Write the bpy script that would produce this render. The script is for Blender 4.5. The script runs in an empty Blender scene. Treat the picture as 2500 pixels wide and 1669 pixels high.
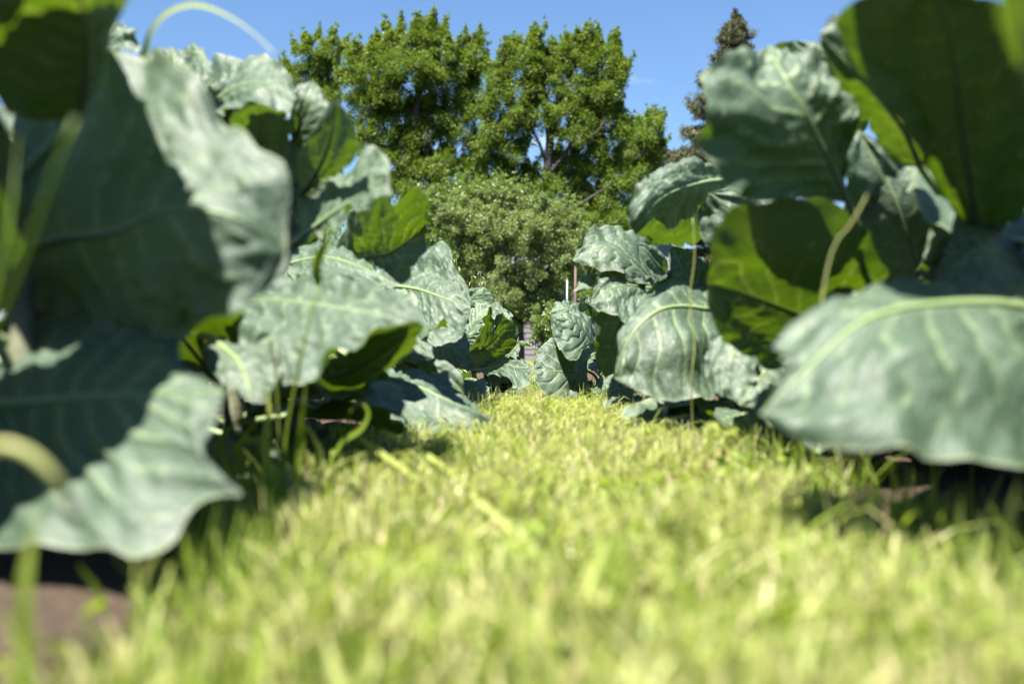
import bpy, math, random
import numpy as np
from mathutils import Vector, Euler

random.seed(7)
RNG = np.random.default_rng(7)
S = bpy.context.scene
COL = S.collection

# ------------------------------------------------------------------ camera
CAM_H = 0.20
FPX = 35.0 / 36.0 * 2500.0
VPX, HOR = 1290.0, 856.0                 # where the lane and the horizon vanish in the photograph
cam_d = bpy.data.cameras.new('camera')
cam = bpy.data.objects.new('camera', cam_d)
COL.objects.link(cam)
S.camera = cam
cam_d.lens, cam_d.sensor_width = 35.0, 36.0
cam_d.clip_start, cam_d.clip_end = 0.02, 3000.0
YAW = math.atan((VPX - 1250.0) / FPX)
PITCH = math.atan((HOR - 834.5) / FPX)
cam.location = (0, 0, CAM_H)
cam.rotation_euler = (math.pi / 2 + PITCH, 0, YAW)
cam_d.dof.use_dof = True
cam_d.dof.focus_distance = 4.4
cam_d.dof.aperture_fstop = 2.7
cam_d.dof.aperture_blades = 9

# ------------------------------------------------------------------ sky and sun
SUN_EL = math.radians(65.0)
SUN_AZ = math.radians(208.0)             # compass-like, clockwise from +Y: behind the camera, to the left
SUN_DIR = Vector((math.sin(SUN_AZ) * math.cos(SUN_EL), math.cos(SUN_AZ) * math.cos(SUN_EL), math.sin(SUN_EL)))
W = bpy.data.worlds.new('World')
S.world = W
W.use_nodes = True
wn, wl = W.node_tree.nodes, W.node_tree.links
wn.clear()
w_out = wn.new('ShaderNodeOutputWorld')
w_bg = wn.new('ShaderNodeBackground')
sky = wn.new('ShaderNodeTexSky')
sky.sky_type = 'NISHITA'
sky.sun_disc = False
sky.sun_elevation = SUN_EL
sky.sun_rotation = SUN_AZ
sky.altitude = 1500.0
sky.air_density = 1.35
sky.dust_density = 0.0
sky.ozone_density = 8.0
w_bg.inputs['Strength'].default_value = 0.05
# thin clouds low over the horizon
tc = wn.new('ShaderNodeTexCoord')
mp = wn.new('ShaderNodeMapping')
mp.inputs['Scale'].default_value = (1.0, 1.0, 2.6)
mp.inputs['Location'].default_value = (3.1, 0.4, 0.0)
nz = wn.new('ShaderNodeTexNoise')
nz.inputs['Scale'].default_value = 9.0
nz.inputs['Detail'].default_value = 9.0
nz.inputs['Roughness'].default_value = 0.62
nz.inputs['Distortion'].default_value = 0.5
rp = wn.new('ShaderNodeValToRGB')
rp.color_ramp.elements[0].position = 0.60
rp.color_ramp.elements[0].color = (0, 0, 0, 1)
rp.color_ramp.elements[1].position = 0.80
rp.color_ramp.elements[1].color = (0.75, 0.75, 0.75, 1)
mix = wn.new('ShaderNodeMix')
mix.data_type = 'RGBA'
mix.inputs['B'].default_value = (8.5, 9.0, 9.8, 1)
wl.new(tc.outputs['Generated'], mp.inputs['Vector'])
wl.new(mp.outputs['Vector'], nz.inputs['Vector'])
wl.new(nz.outputs['Fac'], rp.inputs['Fac'])
sx = wn.new('ShaderNodeSeparateXYZ')
mr = wn.new('ShaderNodeMapRange')
mr.interpolation_type = 'SMOOTHSTEP'
mr.inputs['From Min'].default_value = 0.30
mr.inputs['From Max'].default_value = 0.20
ml = wn.new('ShaderNodeMath')
ml.operation = 'MULTIPLY'
wl.new(tc.outputs['Generated'], sx.inputs[0])
wl.new(sx.outputs['Z'], mr.inputs['Value'])
wl.new(rp.outputs['Color'], ml.inputs[0])
wl.new(mr.outputs['Result'], ml.inputs[1])
wl.new(ml.outputs[0], mix.inputs['Factor'])
wl.new(sky.outputs['Color'], mix.inputs['A'])
wl.new(mix.outputs['Result'], w_bg.inputs['Color'])
wl.new(w_bg.outputs['Background'], w_out.inputs['Surface'])

sun_d = bpy.data.lights.new('sun', 'SUN')
sun_d.energy = 5.0
sun_d.angle = math.radians(0.53)
sun_d.color = (1.0, 0.95, 0.86)
sun = bpy.data.objects.new('sun', sun_d)
COL.objects.link(sun)
sun.rotation_euler = SUN_DIR.to_track_quat('Z', 'Y').to_euler()

S.view_settings.view_transform = 'Standard'
S.view_settings.look = 'None'
S.view_settings.exposure = 1.9
S.view_settings.gamma = 1.0
S.render.engine = 'CYCLES'
S.cycles.use_denoising = True
S.cycles.max_bounces = 8
S.cycles.diffuse_bounces = 0
S.cycles.transmission_bounces = 5
S.cycles.transparent_max_bounces = 8
S.cycles.caustics_reflective = False
S.cycles.caustics_refractive = False

# ------------------------------------------------------------------ pixels of the photograph to points of the place
ROT = Euler(cam.rotation_euler).to_matrix()
FRAMES = {'P': (0, 0, 1.0), 'A': (0, 0, 2.24), 'B': (0, 600, 1.96), 'C': (650, 0, 2.1355), 'D': (450, 100, 2.376),
          'E': (450, 450, 2.412), 'F': (1280, 380, 2.177), 'G': (1680, 0, 2.178), 'H': (1750, 600, 1.96), 'I': (1000, 620, 3.563)}

def P(x, y, d, fr='P'):
    ox, oy, s = FRAMES[fr]
    x, y = ox + x / s, oy + y / s
    v = Vector(((x - 1250.0) / FPX * d, -(y - 834.5) / FPX * d, -d))
    return np.array(ROT @ v) + np.array((0, 0, CAM_H))

def Q(pts, fr='P'):
    return [P(p[0], p[1], p[2], fr) for p in pts]

# ------------------------------------------------------------------ object helpers
def tag(o, label=None, cat=None, group=None, kind=None):
    if label: o['label'] = label
    if cat: o['category'] = cat
    if group: o['group'] = group
    if kind: o['kind'] = kind
    return o

def thing(name, loc, label, cat, group=None):
    o = bpy.data.objects.new(name, None)
    o.empty_display_size = 0.05
    COL.objects.link(o)
    o.location = loc
    ORG[o.name] = np.array(loc, dtype=float)
    return tag(o, label, cat, group)

ORG = {}                                  # origin of each object, so that parts can be given in world points

def mesh_obj(name, V, F, mat, parent=None, origin=None, smooth=True, attrs=None, uv=None):
    """V (n,3) world points, F (m,k) equal-size faces or a list of such arrays."""
    V = np.asarray(V, dtype=np.float64)
    Fs = F if isinstance(F, list) else [F]
    Fs = [np.asarray(f, dtype=np.int32) for f in Fs if len(f)]
    if origin is None:
        origin = ORG[parent.name] if parent else np.zeros(3)
    me = bpy.data.meshes.new(name)
    me.vertices.add(len(V))
    me.vertices.foreach_set('co', (V - np.asarray(origin)).astype(np.float32).ravel())
    nl = sum(f.size for f in Fs)
    npoly = sum(len(f) for f in Fs)
    me.loops.add(nl)
    me.polygons.add(npoly)
    li = np.concatenate([f.ravel() for f in Fs])
    tot = np.concatenate([np.full(len(f), f.shape[1], dtype=np.int32) for f in Fs])
    st = np.concatenate([[0], np.cumsum(tot)[:-1]]).astype(np.int32)
    me.loops.foreach_set('vertex_index', li)
    me.polygons.foreach_set('loop_start', st)
    me.polygons.foreach_set('use_smooth', np.full(npoly, smooth))
    if attrs:
        for k, a in attrs.items():
            a = np.asarray(a, dtype=np.float32)
            if a.ndim == 1:
                at = me.attributes.new(k, 'FLOAT', 'POINT')
                at.data.foreach_set('value', a)
            else:
                at = me.attributes.new(k, 'FLOAT_VECTOR', 'POINT')
                at.data.foreach_set('vector', a.ravel())
    me.update(calc_edges=True)
    me.validate()
    me.materials.append(mat)
    o = bpy.data.objects.new(name, me)
    COL.objects.link(o)
    if parent is not None:
        o.parent = parent
    else:
        o.location = origin
    ORG[o.name] = np.asarray(origin)
    return o

def catmull(pts, n):
    p = np.array(pts, dtype=float)
    if len(p) == 2:
        t = np.linspace(0, 1, n)[:, None]
        return p[0] * (1 - t) + p[1] * t
    a = np.vstack([2 * p[0] - p[1], p, 2 * p[-1] - p[-2]])
    # centripetal parametrisation keeps unevenly spaced points free of loops
    d = np.sqrt(np.maximum(np.linalg.norm(np.diff(a, axis=0), axis=1), 1e-7))
    out = []
    for i in range(1, len(a) - 2):
        t0 = 0.0; t1 = t0 + d[i - 1]; t2 = t1 + d[i]; t3 = t2 + d[i + 1]
        t = np.linspace(t1, t2, 24, endpoint=(i == len(a) - 3))[:, None]
        A1 = (t1 - t) / (t1 - t0) * a[i - 1] + (t - t0) / (t1 - t0) * a[i]
        A2 = (t2 - t) / (t2 - t1) * a[i] + (t - t1) / (t2 - t1) * a[i + 1]
        A3 = (t3 - t) / (t3 - t2) * a[i + 1] + (t - t2) / (t3 - t2) * a[i + 2]
        B1 = (t2 - t) / (t2 - t0) * A1 + (t - t0) / (t2 - t0) * A2
        B2 = (t3 - t) / (t3 - t1) * A2 + (t - t1) / (t3 - t1) * A3
        out.append((t2 - t) / (t2 - t1) * B1 + (t - t1) / (t2 - t1) * B2)
    c = np.vstack(out)
    L = np.concatenate([[0], np.cumsum(np.linalg.norm(np.diff(c, axis=0), axis=1))])
    s = np.linspace(0, L[-1], n)
    return np.stack([np.interp(s, L, c[:, k]) for k in range(3)], axis=1)

def tube_mesh(path, radii, sides=8, flat=1.0, cap=True):
    path = np.asarray(path, float)
    n = len(path)
    T = np.gradient(path, axis=0)
    T /= np.linalg.norm(T, axis=1)[:, None] + 1e-9
    ref = np.array([0.31, 0.22, 0.92])
    if abs(T[0] @ ref) > 0.9: ref = np.array([1.0, 0.1, 0])
    V = []
    u = ref - T[0] * (ref @ T[0]); u /= np.linalg.norm(u)
    for i in range(n):
        u = u - T[i] * (u @ T[i]); u /= np.linalg.norm(u) + 1e-9
        w = np.cross(T[i], u)
        for k in range(sides):
            a = 2 * math.pi * k / sides
            V.append(path[i] + radii[i] * (math.cos(a) * u * flat + math.sin(a) * w))
    F = []
    for i in range(n - 1):
        for k in range(sides):
            k2 = (k + 1) % sides
            F.append((i * sides + k, i * sides + k2, (i + 1) * sides + k2, (i + 1) * sides + k))
    fs = [np.array(F)]
    if cap:
        V.append(path[0]); V.append(path[-1])
        a, b = len(V) - 2, len(V) - 1
        tri = [(a, (k + 1) % sides, k) for k in range(sides)] + [(b, (n - 1) * sides + k, (n - 1) * sides + (k + 1) % sides) for k in range(sides)]
        fs.append(np.array(tri))
    return np.array(V), fs

def merge(parts):
    """parts: list of (V, [F arrays]); returns joined V, [F]"""
    Vs, Fd, off = [], {}, 0
    for V, fs in parts:
        Vs.append(V)
        for f in (fs if isinstance(fs, list) else [fs]):
            f = np.asarray(f)
            Fd.setdefault(f.shape[1], []).append(f + off)
        off += len(V)
    return np.vstack(Vs), [np.vstack(v) for v in Fd.values()]

# ------------------------------------------------------------------ materials
def new_mat(name):
    m = bpy.data.materials.new(name)
    m.use_nodes = True
    n, l = m.node_tree.nodes, m.node_tree.links
    n.clear()
    out = n.new('ShaderNodeOutputMaterial')
    return m, n, l, out

def mixc(n, l, fac, a, b, blend='MIX'):
    x = n.new('ShaderNodeMix')
    x.data_type = 'RGBA'
    x.blend_type = blend
    for sock, v in (('Factor', fac), ('A', a), ('B', b)):
        if hasattr(v, 'node'): l.new(v, x.inputs[sock])
        elif sock == 'Factor': x.inputs[0].default_value = v
        else: x.inputs[sock].default_value = (*v, 1)
    return x.outputs['Result']

def ramp(n, l, src, stops):
    r = n.new('ShaderNodeValToRGB')
    while len(r.color_ramp.elements) < len(stops): r.color_ramp.elements.new(0.5)
    for e, (p, c) in zip(r.color_ramp.elements, stops):
        e.position = p
        e.color = (c, c, c, 1) if isinstance(c, (int, float)) else (*c, 1)
    l.new(src, r.inputs['Fac'])
    return r.outputs['Color']

def noise(n, l, scale, detail=4, rough=0.55, vec=None, dist=0.0):
    x = n.new('ShaderNodeTexNoise')
    x.inputs['Scale'].default_value = scale
    x.inputs['Detail'].default_value = detail
    x.inputs['Roughness'].default_value = rough
    x.inputs['Distortion'].default_value = dist
    if vec is not None: l.new(vec, x.inputs['Vector'])
    return x.outputs['Fac']

def attr(n, name):
    a = n.new('ShaderNodeAttribute')
    a.attribute_name = name
    return a

def foliage_shader(n, l, out, col, trans_col, rough, spec, tfac, normal=None, sheen=0.0, ior=1.5):
    bs = n.new('ShaderNodeBsdfPrincipled')
    tr = n.new('ShaderNodeBsdfTranslucent')
    mx = n.new('ShaderNodeMixShader')
    for sock, v in (('Base Color', col),):
        if hasattr(v, 'node'): l.new(v, bs.inputs[sock])
        else: bs.inputs[sock].default_value = (*v, 1)
    if hasattr(rough, 'node'): l.new(rough, bs.inputs['Roughness'])
    else: bs.inputs['Roughness'].default_value = rough
    bs.inputs['Specular IOR Level'].default_value = spec
    bs.inputs['IOR'].default_value = ior
    if sheen:
        bs.inputs['Sheen Weight'].default_value = sheen
        bs.inputs['Sheen Roughness'].default_value = 0.5
    if hasattr(trans_col, 'node'): l.new(trans_col, tr.inputs['Color'])
    else: tr.inputs['Color'].default_value = (*trans_col, 1)
    if normal is not None:
        l.new(normal, bs.inputs['Normal'])
        l.new(normal, tr.inputs['Normal'])
    if hasattr(tfac, 'node'): l.new(tfac, mx.inputs['Fac'])
    else: mx.inputs['Fac'].default_value = tfac
    l.new(bs.outputs['BSDF'], mx.inputs[1])
    l.new(tr.outputs['BSDF'], mx.inputs[2])
    l.new(mx.outputs['Shader'], out.inputs['Surface'])

def make_leaf_mat():
    m, n, l, out = new_mat('waxy_cabbage_leaf')
    uv = attr(n, 'flat').outputs['Vector']        # metres across the blade
    vein = attr(n, 'vein').outputs['Fac']
    edge = attr(n, 'edge').outputs['Fac']
    oi = n.new('ShaderNodeObjectInfo').outputs['Random']
    n1 = noise(n, l, 14, 5, 0.6, uv)
    n2 = noise(n, l, 55, 4, 0.6, uv)
    # fine net of small veins
    vo = n.new('ShaderNodeTexVoronoi')
    vo.feature = 'DISTANCE_TO_EDGE'
    vo.inputs['Scale'].default_value = 75
    dv = n.new('ShaderNodeVectorMath'); dv.operation = 'ADD'
    nzv = n.new('ShaderNodeTexNoise'); nzv.inputs['Scale'].default_value = 40
    l.new(uv, nzv.inputs['Vector'])
    sc = n.new('ShaderNodeVectorMath'); sc.operation = 'SCALE'; sc.inputs['Scale'].default_value = 0.012
    l.new(nzv.outputs['Color'], sc.inputs[0])
    l.new(uv, dv.inputs[0]); l.new(sc.outputs['Vector'], dv.inputs[1])
    l.new(dv.outputs['Vector'], vo.inputs['Vector'])
    net = ramp(n, l, vo.outputs['Distance'], [(0.0, 1.0), (0.10, 0.0)])
    base = mixc(n, l, n1, (0.018, 0.048, 0.021), (0.048, 0.090, 0.042))
    base = mixc(n, l, ramp(n, l, n2, [(0.35, 0.0), (0.75, 0.45)]), base, (0.092, 0.130, 0.082))
    base = mixc(n, l, ramp(n, l, oi, [(0.0, 0.0), (1.0, 0.45)]), base, (0.018, 0.052, 0.028))
    m2 = n.new('ShaderNodeMath'); m2.operation = 'MULTIPLY'; m2.inputs[1].default_value = 0.22
    l.new(net, m2.inputs[0])
    base = mixc(n, l, m2.outputs[0], base, (0.08, 0.13, 0.05))
    base = mixc(n, l, vein, base, (0.25, 0.33, 0.16))
    # a few dry brown flecks and yellowing at the rim
    spots = ramp(n, l, noise(n, l, 26, 2, 0.5, uv), [(0.76, 0.0), (0.80, 0.8)])
    base = mixc(n, l, spots, base, (0.26, 0.20, 0.10))
    me = n.new('ShaderNodeMath'); me.operation = 'MULTIPLY'; me.inputs[1].default_value = 0.5
    l.new(edge, me.inputs[0])
    base = mixc(n, l, me.outputs[0], base, (0.26, 0.30, 0.17))
    tcol = mixc(n, l, n1, (0.105, 0.200, 0.003), (0.170, 0.300, 0.006))
    tcol = mixc(n, l, vein, tcol, (0.42, 0.52, 0.06))
    bump = n.new('ShaderNodeBump')
    bump.inputs['Strength'].default_value = 0.4
    bump.inputs['Distance'].default_value = 0.004
    hsum = n.new('ShaderNodeMath'); hsum.operation = 'SUBTRACT'
    l.new(n2, hsum.inputs[0])
    m3 = n.new('ShaderNodeMath'); m3.operation = 'MULTIPLY'; m3.inputs[1].default_value = 0.35
    l.new(net, m3.inputs[0]); l.new(m3.outputs[0], hsum.inputs[1])
    l.new(hsum.outputs[0], bump.inputs['Height'])
    rg = ramp(n, l, n2, [(0.2, 0.58), (0.8, 0.72)])
    foliage_shader(n, l, out, base, tcol, rg, 0.70, 0.21, bump.outputs['Normal'], ior=1.66)
    return m

def make_midrib_mat():
    m, n, l, out = new_mat('pale_midrib')
    uv = attr(n, 'flat').outputs['Vector']
    g = n.new('ShaderNodeTexCoord').outputs['Object']
    c = mixc(n, l, noise(n, l, 30, 3, 0.5, g), (0.20, 0.30, 0.11), (0.31, 0.39, 0.18))
    foliage_shader(n, l, out, c, (0.30, 0.42, 0.06), 0.42, 0.5, 0.22)
    return m

def make_stem_mat():
    m, n, l, out = new_mat('woody_cabbage_stem')
    g = n.new('ShaderNodeTexCoord').outputs['Object']
    f = noise(n, l, 45, 5, 0.6, g)
    c = mixc(n, l, f, (0.10, 0.12, 0.06), (0.22, 0.22, 0.14))
    bs = n.new('ShaderNodeBsdfPrincipled')
    l.new(c, bs.inputs['Base Color'])
    bs.inputs['Roughness'].default_value = 0.7
    bp = n.new('ShaderNodeBump'); bp.inputs['Strength'].default_value = 0.6; bp.inputs['Distance'].default_value = 0.004
    l.new(f, bp.inputs['Height']); l.new(bp.outputs['Normal'], bs.inputs['Normal'])
    l.new(bs.outputs['BSDF'], out.inputs['Surface'])
    return m

def make_grass_mat(name, lush=1.0):
    m, n, l, out = new_mat(name)
    t = attr(n, 'tone').outputs['Fac']
    c = ramp(n, l, t, [(0.0, (0.08, 0.155, 0.012)), (0.35, (0.22, 0.32, 0.035)), (0.62, (0.410, 0.460, 0.125)),
                       (0.82, (0.60, 0.60, 0.27)), (1.0, (0.52, 0.40, 0.23))])
    tc_ = ramp(n, l, t, [(0.0, (0.16, 0.28, 0.006)), (0.4, (0.34, 0.46, 0.012)), (0.7, (0.53, 0.60, 0.13)),
                        (1.0, (0.56, 0.42, 0.20))])
    foliage_shader(n, l, out, c, tc_, 0.42, 0.45, 0.42)
    return m

def make_tree_leaf_mat(name, dark, light, trans, tf=0.35, spec=0.5, rough=0.38):
    m, n, l, out = new_mat(name)
    t = attr(n, 'tone').outputs['Fac']
    c = mixc(n, l, t, dark, light)
    foliage_shader(n, l, out, c, trans, rough, spec, tf)
    return m

def make_bark_mat(name, a, b, scale=9):
    m, n, l, out = new_mat(name)
    g = n.new('ShaderNodeTexCoord').outputs['Object']
    mpp = n.new('ShaderNodeMapping'); mpp.inputs['Scale'].default_value = (1, 1, 0.25)
    l.new(g, mpp.inputs['Vector'])
    f = noise(n, l, scale, 6, 0.65, mpp.outputs['Vector'])
    bs = n.new('ShaderNodeBsdfPrincipled')
    l.new(mixc(n, l, f, a, b), bs.inputs['Base Color'])
    bs.inputs['Roughness'].default_value = 0.85
    bp = n.new('ShaderNodeBump'); bp.inputs['Strength'].default_value = 0.8; bp.inputs['Distance'].default_value = 0.03
    l.new(f, bp.inputs['Height']); l.new(bp.outputs['Normal'], bs.inputs['Normal'])
    l.new(bs.outputs['BSDF'], out.inputs['Surface'])
    return m

def make_plain_mat(name, a, b, rough=0.7, scale=8, metallic=0.0):
    m, n, l, out = new_mat(name)
    g = n.new('ShaderNodeTexCoord').outputs['Object']
    f = noise(n, l, scale, 5, 0.6, g)
    bs = n.new('ShaderNodeBsdfPrincipled')
    l.new(mixc(n, l, f, a, b), bs.inputs['Base Color'])
    bs.inputs['Roughness'].default_value = rough
    bs.inputs['Metallic'].default_value = metallic
    l.new(bs.outputs['BSDF'], out.inputs['Surface'])
    return m

def make_ground_mat():
    m, n, l, out = new_mat('garden_soil')
    g = n.new('ShaderNodeTexCoord').outputs['Object']
    f1 = noise(n, l, 3.0, 6, 0.6, g)
    f2 = noise(n, l, 60.0, 6, 0.7, g)
    c = mixc(n, l, f2, (0.034, 0.024, 0.017), (0.115, 0.080, 0.058))
    c = mixc(n, l, ramp(n, l, f1, [(0.42, 0.0), (0.62, 0.5)]), c, (0.085, 0.062, 0.044))
    bs = n.new('ShaderNodeBsdfPrincipled')
    l.new(c, bs.inputs['Base Color'])
    bs.inputs['Roughness'].default_value = 0.92
    bs.inputs['Specular IOR Level'].default_value = 0.2
    bp = n.new('ShaderNodeBump'); bp.inputs['Strength'].default_value = 1.0; bp.inputs['Distance'].default_value = 0.012
    l.new(f2, bp.inputs['Height']); l.new(bp.outputs['Normal'], bs.inputs['Normal'])
    l.new(bs.outputs['BSDF'], out.inputs['Surface'])
    return m

def make_lawn_mat():
    m, n, l, out = new_mat('far_lawn')
    g = n.new('ShaderNodeTexCoord').outputs['Object']
    f = noise(n, l, 6.0, 8, 0.7, g)
    c = mixc(n, l, f, (0.10, 0.15, 0.025), (0.24, 0.27, 0.07))
    bs = n.new('ShaderNodeBsdfPrincipled')
    l.new(c, bs.inputs['Base Color'])
    bs.inputs['Roughness'].default_value = 0.9
    l.new(bs.outputs['BSDF'], out.inputs['Surface'])
    return m

M_LEAF = make_leaf_mat()
M_RIB = make_midrib_mat()
M_STEM = make_stem_mat()
M_GRASS = make_grass_mat('mown_grass')
M_SOIL = make_ground_mat()
M_LAWN = make_lawn_mat()
M_ASH = make_tree_leaf_mat('ash_leaf', (0.050, 0.098, 0.012), (0.140, 0.205, 0.036), (0.26, 0.38, 0.015), .35, .3, .45)
M_BUSH = make_tree_leaf_mat('grey_bush_leaf', (0.095, 0.140, 0.040), (0.240, 0.295, 0.110), (0.34, 0.46, 0.06), 0.3, 0.4, 0.5)
M_SAP = make_tree_leaf_mat('sapling_leaf', (0.065, 0.120, 0.020), (0.150, 0.215, 0.055), (0.26, 0.38, 0.03))
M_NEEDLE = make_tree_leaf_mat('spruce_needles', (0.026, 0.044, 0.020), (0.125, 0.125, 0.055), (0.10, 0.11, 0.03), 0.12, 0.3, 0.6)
M_BARK = make_bark_mat('grey_bark', (0.018, 0.015, 0.012), (0.065, 0.055, 0.045))
M_OAT = make_plain_mat('dry_oat_husk', (0.42, 0.40, 0.22), (0.55, 0.50, 0.32), 0.5, 60)

# ------------------------------------------------------------------ ground
def value_noise(x, y, seed=0):
    r = np.random.default_rng(seed)
    g = r.random((64, 64))
    xi, yi = np.floor(x).astype(int), np.floor(y).astype(int)
    fx, fy = x - xi, y - yi
    fx, fy = fx * fx * (3 - 2 * fx), fy * fy * (3 - 2 * fy)
    a = g[xi % 64, yi % 64]; b = g[(xi + 1) % 64, yi % 64]; c = g[xi % 64, (yi + 1) % 64]; d = g[(xi + 1) % 64, (yi + 1) % 64]
    return (a * (1 - fx) + b * fx) * (1 - fy) + (c * (1 - fx) + d * fx) * fy

def grid_faces(nu, nv):
    i = np.arange(nu - 1)[:, None] * nv + np.arange(nv - 1)[None, :]
    return np.stack([i, i + nv, i + nv + 1, i + 1], axis=-1).reshape(-1, 4)

gx = np.linspace(-600, 600, 25); gy = np.linspace(-300, 900, 25)
GX, GY = np.meshgrid(gx, gy, indexing='ij')
o = mesh_obj('ground', np.stack([GX, GY, np.full_like(GX, -0.03)], -1).reshape(-1, 3), grid_faces(25, 25), M_LAWN)
tag(o, kind='structure')

def soil_h(x, y):
    h = 0.022 * value_noise(x * 9, y * 9, 1) + 0.014 * value_noise(x * 28, y * 28, 2) + 0.008 * value_noise(x * 70, y * 70, 3)
    return h - 0.018
sx = np.linspace(-1.9, 1.9, 201); sy = np.concatenate([np.linspace(-1.6, 3.0, 220), np.linspace(3.03, 13.0, 130)])
SX, SY = np.meshgrid(sx, sy, indexing='ij')
o = mesh_obj('soil_bed', np.stack([SX, SY, soil_h(SX, SY)], -1).reshape(-1, 3), grid_faces(len(sx), len(sy)), M_SOIL)
tag(o, kind='structure')

# ------------------------------------------------------------------ cabbage leaves
def sin_noise(u, v, k, freq, rng):
    z = np.zeros_like(u)
    for _ in range(k):
        a = rng.uniform(0, 2 * math.pi); f = freq * rng.uniform(0.6, 1.6)
        z += np.sin(2 * math.pi * f * (u * math.cos(a) + v * math.sin(a)) + rng.uniform(0, 6.28))
    return z / math.sqrt(k)

def build_leaf(plant, M, L, R, res=(56, 44), nv=9, ruffle=0.05, pucker=1.0, roll=0.0, blister=1.0, rib=0.0055, petiole=None, seed=None, bites=0, name='leaf', label=None, kr=5.0, warp=1.0, veins=0.5, und=1.0):
    """A blade lofted through its midrib M and its two margins L and R (world points, base to tip)."""
    rng = np.random.default_rng(seed if seed is not None else random.randrange(1 << 30))
    nu, nvv = res
    nvv = nvv | 1
    Mc = catmull(M, nu)
    Lc = catmull([M[0]] + list(L) + [M[-1]], nu)
    Rc = catmull([M[0]] + list(R) + [M[-1]], nu)
    v = np.linspace(-1, 1, nvv)
    s = np.linspace(0, 1, nu)
    Sg, Vg = np.meshgrid(s, v, indexing='ij')
    # the margin is never a clean line
    jl = 0.045 * sin_noise(s, 0 * s, 5, 5.0, rng) + 0.018 * sin_noise(s, 0 * s, 4, 15.0, rng)
    jr = 0.045 * sin_noise(s, 0 * s, 5, 5.0, rng) + 0.018 * sin_noise(s, 0 * s, 4, 15.0, rng)
    for _ in range(bites):
        c = rng.uniform(0.2, 0.95); w = rng.uniform(0.008, 0.025); dpt = rng.uniform(0.1, 0.35)
        if rng.random() < 0.5: jl -= dpt * np.exp(-((s - c) / w) ** 4)
        else: jr -= dpt * np.exp(-((s - c) / w) ** 4)
    fade = np.sin(np.pi * np.clip(s, 0, 1)) ** 0.4
    Lc = Mc + (Lc - Mc) * (1 + jl * fade * warp)[:, None]
    Rc = Mc + (Rc - Mc) * (1 + jr * fade * warp)[:, None]
    a = np.abs(Vg)[..., None]
    lin = np.where(Vg[..., None] < 0, Mc[:, None] * (1 - a) + Lc[:, None] * a, Mc[:, None] * (1 - a) + Rc[:, None] * a)
    Vv = Vg[..., None]
    quad = Lc[:, None] * (Vv * (Vv - 1) / 2) + Mc[:, None] * (1 - Vv ** 2) + Rc[:, None] * (Vv * (Vv + 1) / 2)
    X = 0.35 * lin + 0.65 * quad
    hw = 0.5 * (np.linalg.norm(Lc - Mc, axis=1) + np.linalg.norm(Rc - Mc, axis=1))
    size = float(hw.max()); length = float(np.linalg.norm(np.diff(Mc, axis=0), axis=1).sum())
    # metres across the blade
    fu = Sg * length; fv = Vg * hw[:, None]
    dU = np.gradient(X, axis=0); dV = np.gradient(X, axis=1)
    N = np.cross(dU, dV); N /= np.linalg.norm(N, axis=-1, keepdims=True) + 1e-9
    # shared direction so that the tip rows do not flip
    mean = N[nu // 4: 3 * nu // 4].reshape(-1, 3).mean(0); mean /= np.linalg.norm(mean) + 1e-9
    flip = (N @ mean) < -0.2
    N[flip] *= -1
    A = np.abs(Vg)
    wgt = np.minimum(1, hw / (0.35 * size))[:, None]
    side = np.sign(Vg)
    ph = rng.uniform(0, 6.28, 4)
    ruf = np.sin(2 * math.pi * kr * Sg + ph[0] + side * ph[1]) + 0.6 * np.sin(2 * math.pi * kr * 2.1 * Sg + ph[2] + side * ph[3]) + 0.5 * sin_noise(Sg, Vg * 0.3, 5, kr * 1.4, rng)
    disp = ruffle * size * A ** 2.6 * ruf * wgt
    disp += roll * size * np.clip((A - 0.62) / 0.38, 0, 1) ** 2 * wgt
    # tissue swells between the side veins
    t = (Sg - 0.26 * A ** 1.25 * (size / max(length, 1e-3)) * 1.9 + 0.03 * side) * nv + 0.02 * nv * sin_noise(Sg, Vg, 4, 2.0, rng)
    fr = np.abs((t % 1.0) - 0.5) * 2           # 1 on a vein, 0 between
    swell = 1 - fr ** (2.2 if veins < 0.6 else 4.0)
    disp += pucker * 0.018 * size * (swell - 0.5) * np.clip(A * 4, 0, 1) * wgt
    # blisters
    bl = sin_noise(fu, fv, 7, 26.0, rng)
    bl2 = sin_noise(fu, fv, 7, 55.0, rng)
    disp += blister * size * (0.013 * np.abs(bl) + 0.005 * bl2) * np.clip(A * 3, 0.1, 1) * wgt
    disp += und * 0.045 * size * sin_noise(Sg, Vg * 0.6, 5, 2.0, rng) * wgt * np.clip(A * 2.5, 0.15, 1)
    X = X + N * disp[..., None]
    dist_v = (1 - fr) / 2 / nv * length * 0.75
    vw = 0.0022 * (size / 0.12) ** 0.5 * (1 - 0.75 * A)
    vein = np.exp(-(dist_v / np.maximum(vw, 3e-4)) ** 2) * np.clip((1.02 - A) * 3, 0, 1) * np.minimum(1, veins * (1 + 0.5 * np.sin(np.floor(t) * 2.4 + ph[0])))
    vein = np.maximum(vein, np.exp(-(np.abs(fv) / (rib * 1.1 * (1.05 - Sg))) ** 2))
    edge = np.clip((A - 0.965) / 0.035, 0, 1)
    flat = np.stack([fu + rng.uniform(0, 9), fv + rng.uniform(0, 9), np.zeros_like(fu)], -1)
    o = mesh_obj(name, X.reshape(-1, 3), grid_faces(nu, nvv), M_LEAF, plant,
                 attrs={'vein': vein.ravel(), 'edge': edge.ravel(), 'flat': flat.reshape(-1, 3)})
    if label: o['label'] = label
    # midrib with the leaf stalk, a thick pale rod under the blade
    mid = X[:, nvv // 2]
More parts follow.
